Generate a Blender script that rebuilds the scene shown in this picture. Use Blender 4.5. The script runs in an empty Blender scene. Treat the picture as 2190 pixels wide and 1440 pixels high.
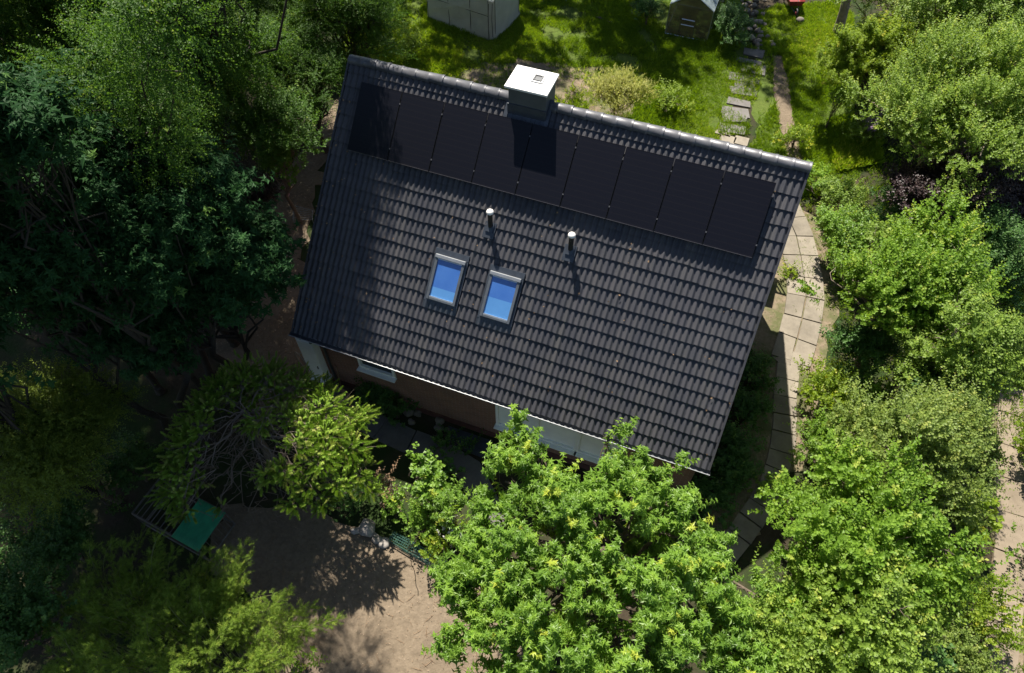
import bpy, math, random
import numpy as np
from mathutils import Vector, Matrix

# ------------------------------------------------------------------ camera, sky, sun, exposure
SC = bpy.context.scene
COL = SC.collection
CAM_Z, PITCH, FPX, PW, PH = 18.846, 55.0, 1518.0, 2190.0, 1440.0
cam = bpy.data.cameras.new("Camera")
camo = bpy.data.objects.new("Camera", cam); COL.objects.link(camo)
cam.sensor_width = 36.0; cam.sensor_fit = 'HORIZONTAL'
cam.lens = 36.0 * FPX / PW
cam.clip_start = 0.1; cam.clip_end = 2000
camo.location = (0, 0, CAM_Z); camo.rotation_euler = (math.radians(90 - PITCH), 0, 0)
SC.camera = camo

SUN_AZ, SUN_EL = -13.5, 56.3
wd = bpy.data.worlds.new("World"); SC.world = wd; wd.use_nodes = True
nt = wd.node_tree
sky = nt.nodes.new("ShaderNodeTexSky"); sky.sky_type = 'NISHITA'; sky.sun_disc = False
sky.sun_elevation = math.radians(SUN_EL); sky.sun_rotation = math.radians(SUN_AZ % 360)
bg = nt.nodes["Background"]; bg.inputs[1].default_value = 0.052
nt.links.new(sky.outputs[0], bg.inputs[0])
sl = bpy.data.lights.new("Sun", 'SUN'); sl.energy = 5.0; sl.angle = math.radians(0.55); sl.color = (1.0, 0.93, 0.82)
slo = bpy.data.objects.new("Sun", sl); COL.objects.link(slo)
_a, _b = math.radians(SUN_AZ), math.radians(SUN_EL)
SUN = np.array([math.sin(_a)*math.cos(_b), math.cos(_a)*math.cos(_b), math.sin(_b)])
slo.rotation_euler = Vector(SUN).to_track_quat('Z', 'Y').to_euler()
slo.location = (0, 0, 40)
SC.view_settings.view_transform = 'Standard'; SC.view_settings.look = 'None'
SC.view_settings.exposure = 1.2; SC.view_settings.gamma = 1.0
SC.cycles.max_bounces = 6; SC.cycles.diffuse_bounces = 3; SC.cycles.glossy_bounces = 3
SC.cycles.transmission_bounces = 4; SC.cycles.transparent_max_bounces = 6
SC.cycles.use_denoising = True
SC.cycles.use_adaptive_sampling = True; SC.cycles.adaptive_threshold = 0.012
SC.cycles.sample_clamp_indirect = 4.0

# ------------------------------------------------------------------ helpers
_p = math.radians(PITCH)
FW = np.array([0, math.cos(_p), -math.sin(_p)]); UP = np.array([0, math.sin(_p), math.cos(_p)]); RT = np.array([1., 0, 0])
C0 = np.array([0, 0, CAM_Z])
def G(u, v, z=0.0):
    """world point at height z that lies where the survey of the photo puts (u, v)"""
    d = RT*(u-PW/2)/FPX + UP*(PH/2-v)/FPX + FW
    return C0 + d*(z-CAM_Z)/d[2]

def norm(a):
    return a/np.maximum(np.linalg.norm(a, axis=-1, keepdims=True), 1e-9)

class MB:
    def __init__(s): s.V=[]; s.T=[]; s.Q=[]; s.A=[]; s.n=0
    def add(s, V, F, tint=0.5):
        V=np.asarray(V,float).reshape(-1,3); F=np.asarray(F,int)
        (s.T if F.shape[1]==3 else s.Q).append(F+s.n)
        s.V.append(V); t=np.asarray(tint,float)
        s.A.append(np.full(len(V),float(t)) if t.ndim==0 else t); s.n+=len(V)
    def box(s, c, size, R=None, tint=0.5):
        x,y,z=np.array(size)/2.0
        v=np.array([[-x,-y,-z],[x,-y,-z],[x,y,-z],[-x,y,-z],[-x,-y,z],[x,-y,z],[x,y,z],[-x,y,z]])
        if R is not None: v=v@np.asarray(R).T
        s.add(v+np.array(c),[[0,3,2,1],[4,5,6,7],[0,1,5,4],[1,2,6,5],[2,3,7,6],[3,0,4,7]],tint); return s
    def tube(s, pts, rad, sides=6, tint=0.5, cap=True):
        P=np.asarray(pts,float); n=len(P); r=np.broadcast_to(np.asarray(rad,float),(n,))
        T=norm(np.gradient(P,axis=0)); ref=np.array([0.,0,1]) if abs(T[0,2])<0.9 else np.array([1.,0,0])
        A=norm(np.cross(T,ref)); B=np.cross(T,A); a=np.arange(sides)*2*np.pi/sides
        V=P[:,None]+r[:,None,None]*(np.cos(a)[None,:,None]*A[:,None]+np.sin(a)[None,:,None]*B[:,None])
        i=np.arange(n-1)[:,None]*sides; j=np.arange(sides)[None]; k=(j+1)%sides
        s.add(V.reshape(-1,3),np.stack([i+j,i+k,i+sides+k,i+sides+j],-1).reshape(-1,4),tint)
        if cap:
            for e in (0,n-1):
                s.add(np.vstack([V[e],P[e]]),np.stack([j[0],k[0],np.full(sides,sides)],-1)[:,::(1 if e else -1)],tint)
        return s
    def prism(s, poly, z0, z1, tint=0.5):
        P=np.asarray(poly,float)[:,:2]; n=len(P)
        ar=np.sum(P[:,0]*np.roll(P[:,1],-1)-np.roll(P[:,0],-1)*P[:,1])
        if ar<0: P=P[::-1]
        from mathutils.geometry import tessellate_polygon
        t=np.array(tessellate_polygon([[Vector((a,b,0)) for a,b in P]]))
        top=np.c_[P,np.full(n,z1)]
        q=P[t]; cr=(q[:,1,0]-q[:,0,0])*(q[:,2,1]-q[:,0,1])-(q[:,1,1]-q[:,0,1])*(q[:,2,0]-q[:,0,0])
        t=np.where((cr<0)[:,None],t[:,::-1],t)
        s.add(top,t,tint)
        if z0<z1:
            i=np.arange(n); k=(i+1)%n
            s.add(np.vstack([np.c_[P,np.full(n,z0)],top]),np.stack([i,k,k+n,i+n],-1),tint)
        return s
    def build(s, name, mat, parent=None, smooth=False, bevel=0, sharp=None):
        V=np.concatenate(s.V); me=bpy.data.meshes.new(name)
        T=np.concatenate(s.T) if s.T else np.zeros((0,3),int); Q=np.concatenate(s.Q) if s.Q else np.zeros((0,4),int)
        me.vertices.add(len(V)); me.vertices.foreach_set('co',V.astype(np.float32).ravel())
        L=np.concatenate([T.ravel(),Q.ravel()]); me.loops.add(len(L)); me.loops.foreach_set('vertex_index',L.astype(np.int32))
        st=np.concatenate([np.arange(len(T))*3,len(T)*3+np.arange(len(Q))*4]).astype(np.int32)
        me.polygons.add(len(st)); me.polygons.foreach_set('loop_start',st)
        me.polygons.foreach_set('use_smooth',np.full(len(st),bool(smooth)))
        me.update(calc_edges=True); me.validate()
        at=me.attributes.new('tint','FLOAT','POINT'); at.data.foreach_set('value',np.concatenate(s.A).astype(np.float32))
        me.materials.append(mat)
        o=bpy.data.objects.new(name,me); COL.objects.link(o)
        if parent is not None: o.parent=parent
        if bevel:
            m=o.modifiers.new('Bevel','BEVEL'); m.width=bevel; m.segments=2; m.limit_method='ANGLE'
        return o

def tag(o, label=None, cat=None, group=None, kind=None):
    if label: o['label']=label
    if cat: o['category']=cat
    if group: o['group']=group
    if kind: o['kind']=kind
    return o
def thing(name, label, cat, loc=(0,0,0), rz=0.0, group=None):
    o=bpy.data.objects.new(name,None); COL.objects.link(o); o.location=tuple(float(a) for a in loc); o.rotation_euler=(0,0,rz)
    o.empty_display_size=0.2
    return tag(o,label,cat,group)

# ------------------------------------------------------------------ materials
def new_mat(name):
    m=bpy.data.materials.new(name); m.use_nodes=True; n=m.node_tree
    return m,n,n.nodes['Principled BSDF'],n.nodes['Material Output']
def nd(n,t,**k):
    x=n.nodes.new(t)
    for a,b in k.items(): setattr(x,a,b)
    return x
def ramp(n,src,stops):
    r=nd(n,'ShaderNodeValToRGB'); e=r.color_ramp.elements
    while len(e)<len(stops): e.new(0.5)
    for el,(p,c) in zip(e,stops): el.position=p; el.color=(*c,1)
    n.links.new(src,r.inputs[0]); return r.outputs[0]
def noise(n,scale,detail=4,rough=0.6,coord='Object',vec=None):
    t=nd(n,'ShaderNodeTexNoise'); t.inputs['Scale'].default_value=scale; t.inputs['Detail'].default_value=detail; t.inputs['Roughness'].default_value=rough
    if vec is None:
        c=nd(n,'ShaderNodeTexCoord'); vec=c.outputs[coord]
    n.links.new(vec,t.inputs['Vector']); return t.outputs['Fac']
def mixc(n,f,a,b,mode='MIX'):
    m=nd(n,'ShaderNodeMix',data_type='RGBA',blend_type=mode)
    if isinstance(f,float): m.inputs[0].default_value=f
    else: n.links.new(f,m.inputs[0])
    for s,i in ((a,6),(b,7)):
        if isinstance(s,tuple): m.inputs[i].default_value=(*s,1)
        else: n.links.new(s,m.inputs[i])
    return m.outputs[2]
def bump(n,p,src,st=0.3,dist=0.02):
    b=nd(n,'ShaderNodeBump'); b.inputs['Strength'].default_value=st; b.inputs['Distance'].default_value=dist
    n.links.new(src,b.inputs['Height']); n.links.new(b.outputs[0],p.inputs['Normal'])
def plain(name,col,rough=0.6,metal=0.0,var=0.25,scale=6.0,bmp=0.0,spec=0.5):
    m,n,p,o=new_mat(name)
    f=noise(n,scale,5)
    c=ramp(n,f,[(0.3,tuple(x*(1-var) for x in col)),(0.7,tuple(min(1,x*(1+var)) for x in col))])
    n.links.new(c,p.inputs['Base Color']); p.inputs['Roughness'].default_value=rough; p.inputs['Metallic'].default_value=metal
    p.inputs['Specular IOR Level'].default_value=spec
    if bmp: bump(n,p,noise(n,scale*8,4),bmp)
    return m
def leaf_mat(name,dark,mid,light,tip,trans=0.45,rough=0.45,spec=0.4,tcol=1.5,hue=None):
    """leaf colours along the 'tint' attribute (old leaf ... young tip), part of the light passes through the blade"""
    m,n,p,o=new_mat(name)
    a=nd(n,'ShaderNodeAttribute'); a.attribute_name='tint'
    c=ramp(n,a.outputs['Fac'],[(0.0,dark),(0.4,mid),(0.75,light),(0.95,tip)])
    f=noise(n,0.9,3)
    c=mixc(n,ramp(n,f,[(0.35,(0,0,0)),(0.65,(0.45,)*3)]),c,mixc(n,0.6,c,hue or tuple(min(1,x*1.25) for x in light)))
    n.links.new(c,p.inputs['Base Color']); p.inputs['Roughness'].default_value=rough; p.inputs['Specular IOR Level'].default_value=spec
    t=nd(n,'ShaderNodeBsdfTranslucent')
    hs=nd(n,'ShaderNodeHueSaturation'); hs.inputs['Hue'].default_value=0.485; hs.inputs['Value'].default_value=tcol; hs.inputs['Saturation'].default_value=1.05
    n.links.new(c,hs.inputs['Color']); n.links.new(hs.outputs[0],t.inputs['Color'])
    mx=nd(n,'ShaderNodeMixShader'); mx.inputs[0].default_value=trans
    n.links.new(p.outputs[0],mx.inputs[1]); n.links.new(t.outputs[0],mx.inputs[2]); n.links.new(mx.outputs[0],o.inputs[0])
    return m

M={}
M['maple']=leaf_mat('maple_leaf',(0.088,0.178,0.023),(0.137,0.256,0.032),(0.217,0.35,0.044),(0.438,0.481,0.064),trans=.46,rough=.45,spec=.4,tcol=1.5)
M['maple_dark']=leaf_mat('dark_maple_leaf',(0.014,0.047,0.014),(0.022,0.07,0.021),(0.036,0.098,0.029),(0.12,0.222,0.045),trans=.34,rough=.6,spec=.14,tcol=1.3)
M['birch']=leaf_mat('birch_leaf',(0.037,0.092,0.013),(0.058,0.137,0.018),(0.092,0.178,0.023),(0.191,0.268,0.041),trans=.48,rough=.5,spec=.25,tcol=1.5)
M['olive']=leaf_mat('olive_leaf',(0.076,0.115,0.016),(0.123,0.175,0.022),(0.178,0.24,0.03),(0.296,0.34,0.05),trans=.42,rough=.5,spec=.25)
M['hawthorn']=leaf_mat('hawthorn_leaf',(0.097,0.17,0.026),(0.157,0.252,0.036),(0.242,0.347,0.051),(0.37,0.432,0.08),trans=.46,rough=.5,spec=.35,tcol=1.5)
M['hornbeam']=leaf_mat('hornbeam_leaf',(0.091,0.18,0.019),(0.142,0.258,0.028),(0.216,0.342,0.04),(0.368,0.418,0.078),trans=.48,rough=.5,spec=.3,tcol=1.5)
M['greyleaf']=leaf_mat('grey_green_leaf',(0.101,0.164,0.034),(0.162,0.236,0.048),(0.243,0.314,0.065),(0.352,0.386,0.098),trans=.44,rough=.5,spec=.35,tcol=1.5)
M['lime']=leaf_mat('lime_green_leaf',(0.108,0.182,0.017),(0.171,0.261,0.022),(0.253,0.339,0.029),(0.428,0.419,0.055),trans=.5,rough=.5,spec=.3,tcol=1.6)
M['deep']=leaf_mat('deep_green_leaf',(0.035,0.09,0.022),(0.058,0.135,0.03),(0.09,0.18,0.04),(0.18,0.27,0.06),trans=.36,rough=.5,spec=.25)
M['purple']=leaf_mat('purple_leaf',(0.02,0.009,0.012),(0.032,0.015,0.018),(0.055,0.03,0.032),(0.12,0.08,0.07),trans=.2,rough=.45,spec=.35,tcol=1.1,hue=(.03,.03,.02))
M['spruce']=leaf_mat('spruce_needle',(0.121,0.23,0.029),(0.204,0.345,0.04),(0.319,0.46,0.061),(0.483,0.473,0.168),trans=.15,rough=.55,spec=.2,tcol=1.1)
M['bamboo']=leaf_mat('bamboo_leaf',(0.078,0.143,0.018),(0.133,0.215,0.026),(0.202,0.292,0.036),(0.326,0.378,0.07),trans=.40,rough=.5,spec=.2)
M['yellow']=leaf_mat('yellow_shrub_leaf',(0.172,0.207,0.034),(0.276,0.299,0.057),(0.38,0.391,0.092),(0.537,0.494,0.15),trans=.4,rough=.5)
M['grass']=leaf_mat('grass_blade',(0.075,0.15,0.01),(0.13,0.23,0.014),(0.21,0.31,0.02),(0.4,0.38,0.08),trans=.45,rough=.55,spec=.2,tcol=1.5)
M['litter']=leaf_mat('dry_leaf',(.12,.075,.04),(.20,.13,.07),(.30,.20,.12),(.42,.32,.22),trans=.15,rough=.7,tcol=1.0,hue=(.22,.13,.08))
M['flower']=leaf_mat('white_petal',(.45,.45,.42),(.6,.6,.56),(.7,.7,.66),(.75,.72,.7),trans=.3,rough=.6,tcol=1.0,hue=(.6,.6,.55))
M['lilac']=leaf_mat('lilac_petal',(.25,.16,.27),(.36,.25,.38),(.45,.33,.46),(.55,.42,.55),trans=.3,rough=.6,tcol=1.0,hue=(.4,.3,.42))
M['bark']=plain('bark',(.10,.075,.055),.85,var=.45,scale=9,bmp=.5)
M['darkbark']=plain('dark_bark',(.035,.028,.020),.9,var=.4,scale=9,bmp=.4)
M['paleb']=plain('pale_bark',(.24,.19,.15),.85,var=.35,scale=7,bmp=.4)
M['twig']=plain('dead_twig',(.17,.135,.105),.8,var=.3,scale=8)
M['cane']=plain('bamboo_cane',(.16,.17,.06),.5,var=.35,scale=5)

def soil_mat(name,a,b,c,green=None,gs=0.35):
    m,n,p,o=new_mat(name)
    co=nd(n,'ShaderNodeTexCoord').outputs['Object']
    f1=noise(n,.55,5,.6,vec=co); f2=noise(n,9,6,.7,vec=co); f3=noise(n,60,3,.7,vec=co)
    x=ramp(n,f1,[(.3,a),(.5,b),(.72,c)])
    x=mixc(n,.55,x,ramp(n,f2,[(.25,tuple(.55*q for q in a)),(.55,b),(.8,tuple(min(1,1.2*q) for q in c))]))
    x=mixc(n,ramp(n,f3,[(.66,(0,)*3),(.78,(.35,)*3)]),x,tuple(min(1,1.6*q) for q in c))
    x=mixc(n,ramp(n,noise(n,.9,6,.7,vec=co),[(.5,(0,)*3),(.66,(.45,)*3)]),x,tuple(.62*q for q in a))
    if green:
        x=mixc(n,ramp(n,noise(n,gs,5,.65,vec=co),[(.42,(0,)*3),(.58,(1,)*3)]),x,green)
    n.links.new(x,p.inputs['Base Color']); p.inputs['Roughness'].default_value=.95; p.inputs['Specular IOR Level'].default_value=.15
    bump(n,p,f2,.7,.05)
    return m
M['ground']=soil_mat('garden_ground',(.030,.024,.016),(.048,.038,.025),(.075,.058,.040),(.022,.040,.010))
M['soil']=soil_mat('trodden_soil',(.135,.104,.073),(.175,.138,.098),(.222,.178,.129))
M['soil_path']=soil_mat('worn_soil',(.165,.125,.085),(.21,.165,.118),(.26,.21,.152),(.095,.10,.045),1.1)
M['lawn']=soil_mat('lawn_turf',(.06,.075,.018),(.075,.115,.020),(.11,.13,.03))

def tile_mat():
    m,n,p,o=new_mat('dark_roof_tile')
    a=nd(n,'ShaderNodeAttribute'); a.attribute_name='tint'
    c=ramp(n,a.outputs['Fac'],[(0,(.032,.034,.043)),(.5,(.043,.044,.053)),(1,(.058,.057,.065))])
    f=noise(n,1.3,6,.7); c=mixc(n,.35,c,ramp(n,f,[(.3,(.030,.033,.044)),(.7,(.060,.060,.069))]))
    mpp=nd(n,'ShaderNodeMapping'); mpp.inputs['Scale'].default_value=(3.5,.35,.35); cc=nd(n,'ShaderNodeTexCoord'); n.links.new(cc.outputs['Object'],mpp.inputs['Vector'])
    c=mixc(n,ramp(n,noise(n,1.0,5,.6,vec=mpp.outputs[0]),[(.45,(0,)*3),(.75,(.5,)*3)]),c,(.085,.082,.078))
    c=mixc(n,ramp(n,noise(n,7,5,.75),[(.60,(0,)*3),(.72,(.5,)*3)]),c,(.10,.10,.082))
    f2=noise(n,42,4,.7); c=mixc(n,ramp(n,f2,[(.62,(0,)*3),(.8,(.3,)*3)]),c,(.11,.105,.10))
    n.links.new(c,p.inputs['Base Color']); p.inputs['Roughness'].default_value=.55; p.inputs['Specular IOR Level'].default_value=.32
    bump(n,p,noise(n,150,3),.15,.004); return m
M['tile']=tile_mat()
def brick_mat():
    m,n,p,o=new_mat('brown_brick')
    co=nd(n,'ShaderNodeTexCoord'); mp=nd(n,'ShaderNodeMapping'); mp.inputs['Rotation'].default_value=(math.radians(90),0,0)
    n.links.new(co.outputs['Object'],mp.inputs['Vector'])
    b=nd(n,'ShaderNodeTexBrick'); n.links.new(mp.outputs[0],b.inputs['Vector'])
    b.inputs['Scale'].default_value=1.0; b.inputs['Brick Width'].default_value=.24; b.inputs['Row Height'].default_value=.067; b.inputs['Mortar Size'].default_value=.008
    b.inputs['Color1'].default_value=(.16,.075,.05,1); b.inputs['Color2'].default_value=(.24,.11,.075,1); b.inputs['Mortar'].default_value=(.26,.22,.19,1)
    c=mixc(n,.35,b.outputs[0],ramp(n,noise(n,2.5,5),[(.3,(.11,.055,.04)),(.7,(.27,.14,.10))]))
    n.links.new(c,p.inputs['Base Color']); p.inputs['Roughness'].default_value=.9; bump(n,p,b.outputs['Fac'],-.4,.01); return m
M['brick']=brick_mat()
def panel_mat():
    m,n,p,o=new_mat('solar_cell_sheet')
    co=nd(n,'ShaderNodeTexCoord'); w=nd(n,'ShaderNodeTexWave',wave_type='BANDS',bands_direction='X'); w.inputs['Scale'].default_value=17; n.links.new(co.outputs['Object'],w.inputs['Vector'])
    w2=nd(n,'ShaderNodeTexWave',wave_type='BANDS',bands_direction='Y'); w2.inputs['Scale'].default_value=3.0; n.links.new(co.outputs['Object'],w2.inputs['Vector'])
    c=mixc(n,ramp(n,w.outputs['Fac'],[(.93,(0,)*3),(1,(.5,)*3)]),(.0045,.005,.0095),(.012,.013,.019))
    c=mixc(n,ramp(n,w2.outputs['Fac'],[(.97,(0,)*3),(1,(.6,)*3)]),c,(.013,.012,.015))
    n.links.new(c,p.inputs['Base Color']); p.inputs['Roughness'].default_value=.40; p.inputs['Specular IOR Level'].default_value=.22; return m
M['panel']=panel_mat()
M['pframe']=plain('black_frame',(.010,.010,.012),.4,.6,.2)
M['pedge']=plain('panel_edge',(.11,.10,.10),.4,.7,.2)
M['guttergrey']=plain('gutter_grey',(.045,.050,.058),.5,.1,.2,3)
M['clampgrey']=plain('clamp_grey',(.10,.10,.105),.5,.5)
M['zinc']=plain('zinc',(.34,.355,.37),.42,.55,.15,4)
M['white']=plain('white_paint',(.82,.84,.84),.45,0,.05,3)
M['capwhite']=plain('white_cap',(.72,.71,.68),.55,0,.10,5)
M['clad']=plain('grey_cladding',(.075,.085,.095),.5,.1,.15,3)
M['flash']=plain('lead_flashing',(.045,.055,.072),.5,.2,.2,6)
M['darkgrey']=plain('dark_grey',(.06,.065,.07),.5,.2,.2)
M['ridge']=plain('ridge_tile',(.095,.097,.108),.42,.1,.25,5,.1)
M['bluegrey']=plain('skylight_cladding',(.15,.165,.18),.4,.5,.15,4)
M['black']=plain('black',(.012,.012,.013),.6)
M['dglass']=plain('dark_glass',(.012,.018,.02),.08,0,.2,1)
def skyglass():
    m,n,p,o=new_mat('skylight_glass')
    co=nd(n,'ShaderNodeTexCoord'); sp=nd(n,'ShaderNodeSeparateXYZ'); n.links.new(co.outputs['Generated'],sp.inputs[0])
    a=nd(n,'ShaderNodeAttribute'); a.attribute_name='tint'
    c=ramp(n,a.outputs['Fac'],[(0,(.035,.12,.42)),(.5,(.05,.16,.48)),(1,(.10,.30,.62))])  # mirrored blue sky painted into the base colour; paler half is a blind
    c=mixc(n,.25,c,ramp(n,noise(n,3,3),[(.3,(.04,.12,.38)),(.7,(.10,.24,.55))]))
    n.links.new(c,p.inputs['Base Color']); p.inputs['Roughness'].default_value=.06; p.inputs['Specular IOR Level'].default_value=.8
    p.inputs['Coat Weight'].default_value=1.0; p.inputs['Coat Roughness'].default_value=.02; return m
M['skyglass']=skyglass()
def slab_mat(name,c0,c1,c2):
    m,n,p,o=new_mat(name)
    a=nd(n,'ShaderNodeAttribute'); a.attribute_name='tint'
    c=ramp(n,a.outputs['Fac'],[(0,c0),(.5,c1),(1,c2)])
    f=noise(n,3,6,.7); c=mixc(n,.45,c,ramp(n,f,[(.3,c0),(.7,c2)]))
    c=mixc(n,ramp(n,noise(n,1.2,6,.7),[(.46,(0,)*3),(.68,(.55,)*3)]),c,tuple(x*.75 for x in c0)); c=mixc(n,ramp(n,noise(n,22,4,.7),[(.60,(0,)*3),(.75,(.5,)*3)]),c,tuple(x*.5 for x in c0))
    n.links.new(c,p.inputs['Base Color']); p.inputs['Roughness'].default_value=.85; bump(n,p,noise(n,40,4),.25,.01); return m
M['slab']=slab_mat('pale_slab',(.125,.108,.083),(.20,.174,.135),(.27,.237,.187))
M['dslab']=slab_mat('grey_slab',(.075,.07,.066),(.12,.112,.105),(.17,.16,.15))
M['eslab']=slab_mat('earthy_slab',(.15,.118,.082),(.20,.16,.115),(.25,.205,.15))
M['stone']=slab_mat('field_stone',(.20,.18,.16),(.30,.275,.25),(.42,.39,.36))
M['rubble']=slab_mat('brown_rubble',(.10,.085,.07),(.16,.135,.11),(.23,.20,.165))
def poly_mat():
    m,n,p,o=new_mat('milky_plastic_sheet')
    c=ramp(n,noise(n,1.6,5),[(.3,(.42,.44,.42)),(.7,(.60,.61,.58))])
    n.links.new(c,p.inputs['Base Color']); p.inputs['Roughness'].default_value=.4
    t=nd(n,'ShaderNodeBsdfTranslucent'); t.inputs[0].default_value=(.55,.58,.55,1)
    mx=nd(n,'ShaderNodeMixShader'); mx.inputs[0].default_value=.35
    n.links.new(p.outputs[0],mx.inputs[1]); n.links.new(t.outputs[0],mx.inputs[2]); n.links.new(mx.outputs[0],o.inputs[0])
    bump(n,p,noise(n,5,4),.5,.05); return m
M['poly']=poly_mat()
def ghglass(name,col,alpha):
    m,n,p,o=new_mat(name)
    p.inputs['Base Color'].default_value=(*col,1); p.inputs['Roughness'].default_value=.15
    t=nd(n,'ShaderNodeBsdfTransparent'); t.inputs[0].default_value=(.8,.85,.82,1)
    mx=nd(n,'ShaderNodeMixShader'); mx.inputs[0].default_value=alpha
    n.links.new(t.outputs[0],mx.inputs[1]); n.links.new(p.outputs[0],mx.inputs[2]); n.links.new(mx.outputs[0],o.inputs[0]); return m
M['ghroof']=ghglass('greenhouse_roof_pane',(.30,.36,.37),.6)
M['ghwall']=ghglass('greenhouse_wall_pane',(.14,.12,.07),.75)
M['alu']=plain('aluminium',(.55,.57,.58),.4,.8,.1)
M['greensheet']=plain('green_sheet',(.030,.30,.14),.55,0,.2,4)
M['greennet']=plain('green_wire',(.07,.16,.13),.5,.2,.2)
M['pen']=plain('weathered_batten',(.11,.10,.095),.7,0,.3,6)
M['hose']=plain('grey_hose',(.24,.21,.18),.6,0,.15)
M['red']=plain('red_paint',(.22,.035,.035),.45,0,.2)
M['pink']=plain('faded_pink_plastic',(.5,.22,.22),.5,0,.2)
M['bluebench']=plain('blue_grey_board',(.22,.30,.34),.6,0,.2)
M['wood']=plain('rough_wood',(.20,.13,.08),.8,0,.3,7)

# ------------------------------------------------------------------ leaf templates (x along the blade, y across, z up)
def T_oval(w=.32):
    return np.array([[0,0,0],[.5,w,.07],[1,0,-.05],[.5,-w,.07]]),np.array([[0,2,1],[0,3,2]])
def T_maple():
    out=[(0,0),(-.06,.36),(.26,.15),(.36,.66),(.48,.17),(1.08,.0),(.48,-.17),(.36,-.66),(.26,-.15),(-.06,-.36)]
    z=[0,-.14,.05,-.16,.05,-.20,.05,-.16,.05,-.14]
    v=np.array([(a,b,c) for (a,b),c in zip(out,z)]+[(.22,0,.02)]); n=len(out)
    return v,np.array([[n,(i+1)%n,i] for i in range(n)])[:, ::-1]
def T_blade(w=.05):
    return np.array([[0,w*.6,0],[0,-w*.6,0],[.55,-w,.06],[.55,w,.06],[1,0,-.04]]),np.array([[0,1,2],[0,2,3],[3,2,4]])
def T_tri(w=.12): return np.array([[0,w,0],[0,-w,0],[1,0,.0]]),np.array([[0,1,2]])
def place(mb,tpl,pos,X,N,size,tint):
    v,t=tpl; X=norm(X); N=norm(N-X*np.sum(N*X,-1,keepdims=True)); Y=np.cross(N,X)
    n=len(pos); sz=np.broadcast_to(size,(n,))[:,None,None]
    V=pos[:,None]+sz*(v[None,:,0:1]*X[:,None]+v[None,:,1:2]*Y[:,None]+v[None,:,2:3]*N[:,None])
    F=(np.arange(n)[:,None,None]*len(v)+t[None]).reshape(-1,3)
    mb.add(V.reshape(-1,3),F,np.repeat(tint,len(v)))

UPV=np.array([0,0,1.])
def rdir(rng,n): return norm(rng.normal(size=(n,3)))
def shoots(rng,lobes,count,rmin=.45,up=.7,out=.6,jit=.35,bias=.55,hemi=-.45,cl=7,cs=.13):
    """bases and directions of leafy shoots spread through the lobes"""
    w=np.array([l[3]*l[4]+l[4]*l[5]+l[3]*l[5] for l in lobes]); ids=rng.choice(len(lobes),count,p=w/w.sum())
    L=np.array(lobes)[ids]; d=rdir(rng,count); d[:,2]=np.where(d[:,2]<hemi,-d[:,2],d[:,2])
    r=rmin+(1-rmin)*rng.random(count)**bias
    base=L[:,:3]+d*L[:,3:]*r[:,None]
    o=norm(d/np.maximum(L[:,3:],.05))
    D=norm(out*o+up*UPV+jit*rdir(rng,count))
    m=max(1,count//cl); src=rng.integers(0,m,count); src[:m]=np.arange(m)     # shoots sit in small sprays
    base=base[src]+rng.normal(size=(count,3))*cs*np.array([1,1,.7]); D=norm(D[src]+.38*rdir(rng,count))
    return base,D,o[src],r[src]
def leafy(mb,rng,tpl,base,d,slen,k,lsize,tipfrac=.06,flat=.5,spread=.85,fwd=.35,droop=.15,curve=0.0):
    n=len(base); j=np.arange(k); ph=rng.random(n)*6.28
    a=norm(np.cross(d,rdir(rng,n))); b=np.cross(d,a)
    ang=ph[:,None]+2.4*j[None]
    rad=np.cos(ang)[...,None]*a[:,None]+np.sin(ang)[...,None]*b[:,None]
    sl=np.broadcast_to(slen,(n,))*rng.uniform(.6,1.3,n)
    s=((j+.5)/k)[None]*sl[:,None]
    pos=base[:,None]+d[:,None]*s[...,None]; pos[...,2]-=curve*s*s
    X=spread*rad+fwd*d[:,None]-droop*UPV
    N=.7*d[:,None]+flat*UPV+.35*rng.normal(size=(n,k,3))
    t=np.clip(rng.normal(.24,.15,(n,1))+rng.normal(0,.11,(n,k))+.26*(j/k)[None]**1.5,0,.76)
    tip=(rng.random(n)<tipfrac)[:,None]&(j>=k*.35)[None]
    t=np.where(tip,rng.uniform(.80,1,(n,k)),t)
    sz=lsize*rng.uniform(.65,1.25,(n,k))*(1-.35*(j/k))[None]
    place(mb,tpl,pos.reshape(-1,3),X.reshape(-1,3),N.reshape(-1,3),sz.ravel(),t.ravel())

def lobes_of(rng,c,R,n,lr=(.28,.45),fill=.72,low=-.35):
    """uneven billows that make up a crown of centre c and radii R"""
    c=np.array(c,float); R=np.array(R,float); out=[]
    w=rng.normal(size=(5,3))*2.0; wp=rng.random(5)*6.28; n=int(n*2.3)
    for i in range(n):
        d=rdir(rng,1)[0]; d[2]=abs(d[2]) if d[2]<low else d[2]
        k=rng.uniform(*lr)*(.52+.45*rng.random()); q=fill*rng.uniform(.45,1.15)*(1+.34*np.mean(np.sin(w@d+wp))*2)
        rr=R.mean()*k
        out.append((*(c+d*R*q),rr*rng.uniform(.85,1.25),rr*rng.uniform(.85,1.25),rr*rng.uniform(.7,1.05)))
    out.append((*c,*(R*.38))); return out
def limb(rng,a,b,n=6,wob=.08,sag=0.0):
    a=np.array(a,float); b=np.array(b,float); t=np.linspace(0,1,n)[:,None]; L=np.linalg.norm(b-a)
    P=a+(b-a)*t; P[1:-1]+=rng.normal(size=(n-2,3))*wob*L; P[:,2]+=sag*L*np.sin(np.pi*t[:,0]); return P
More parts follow.
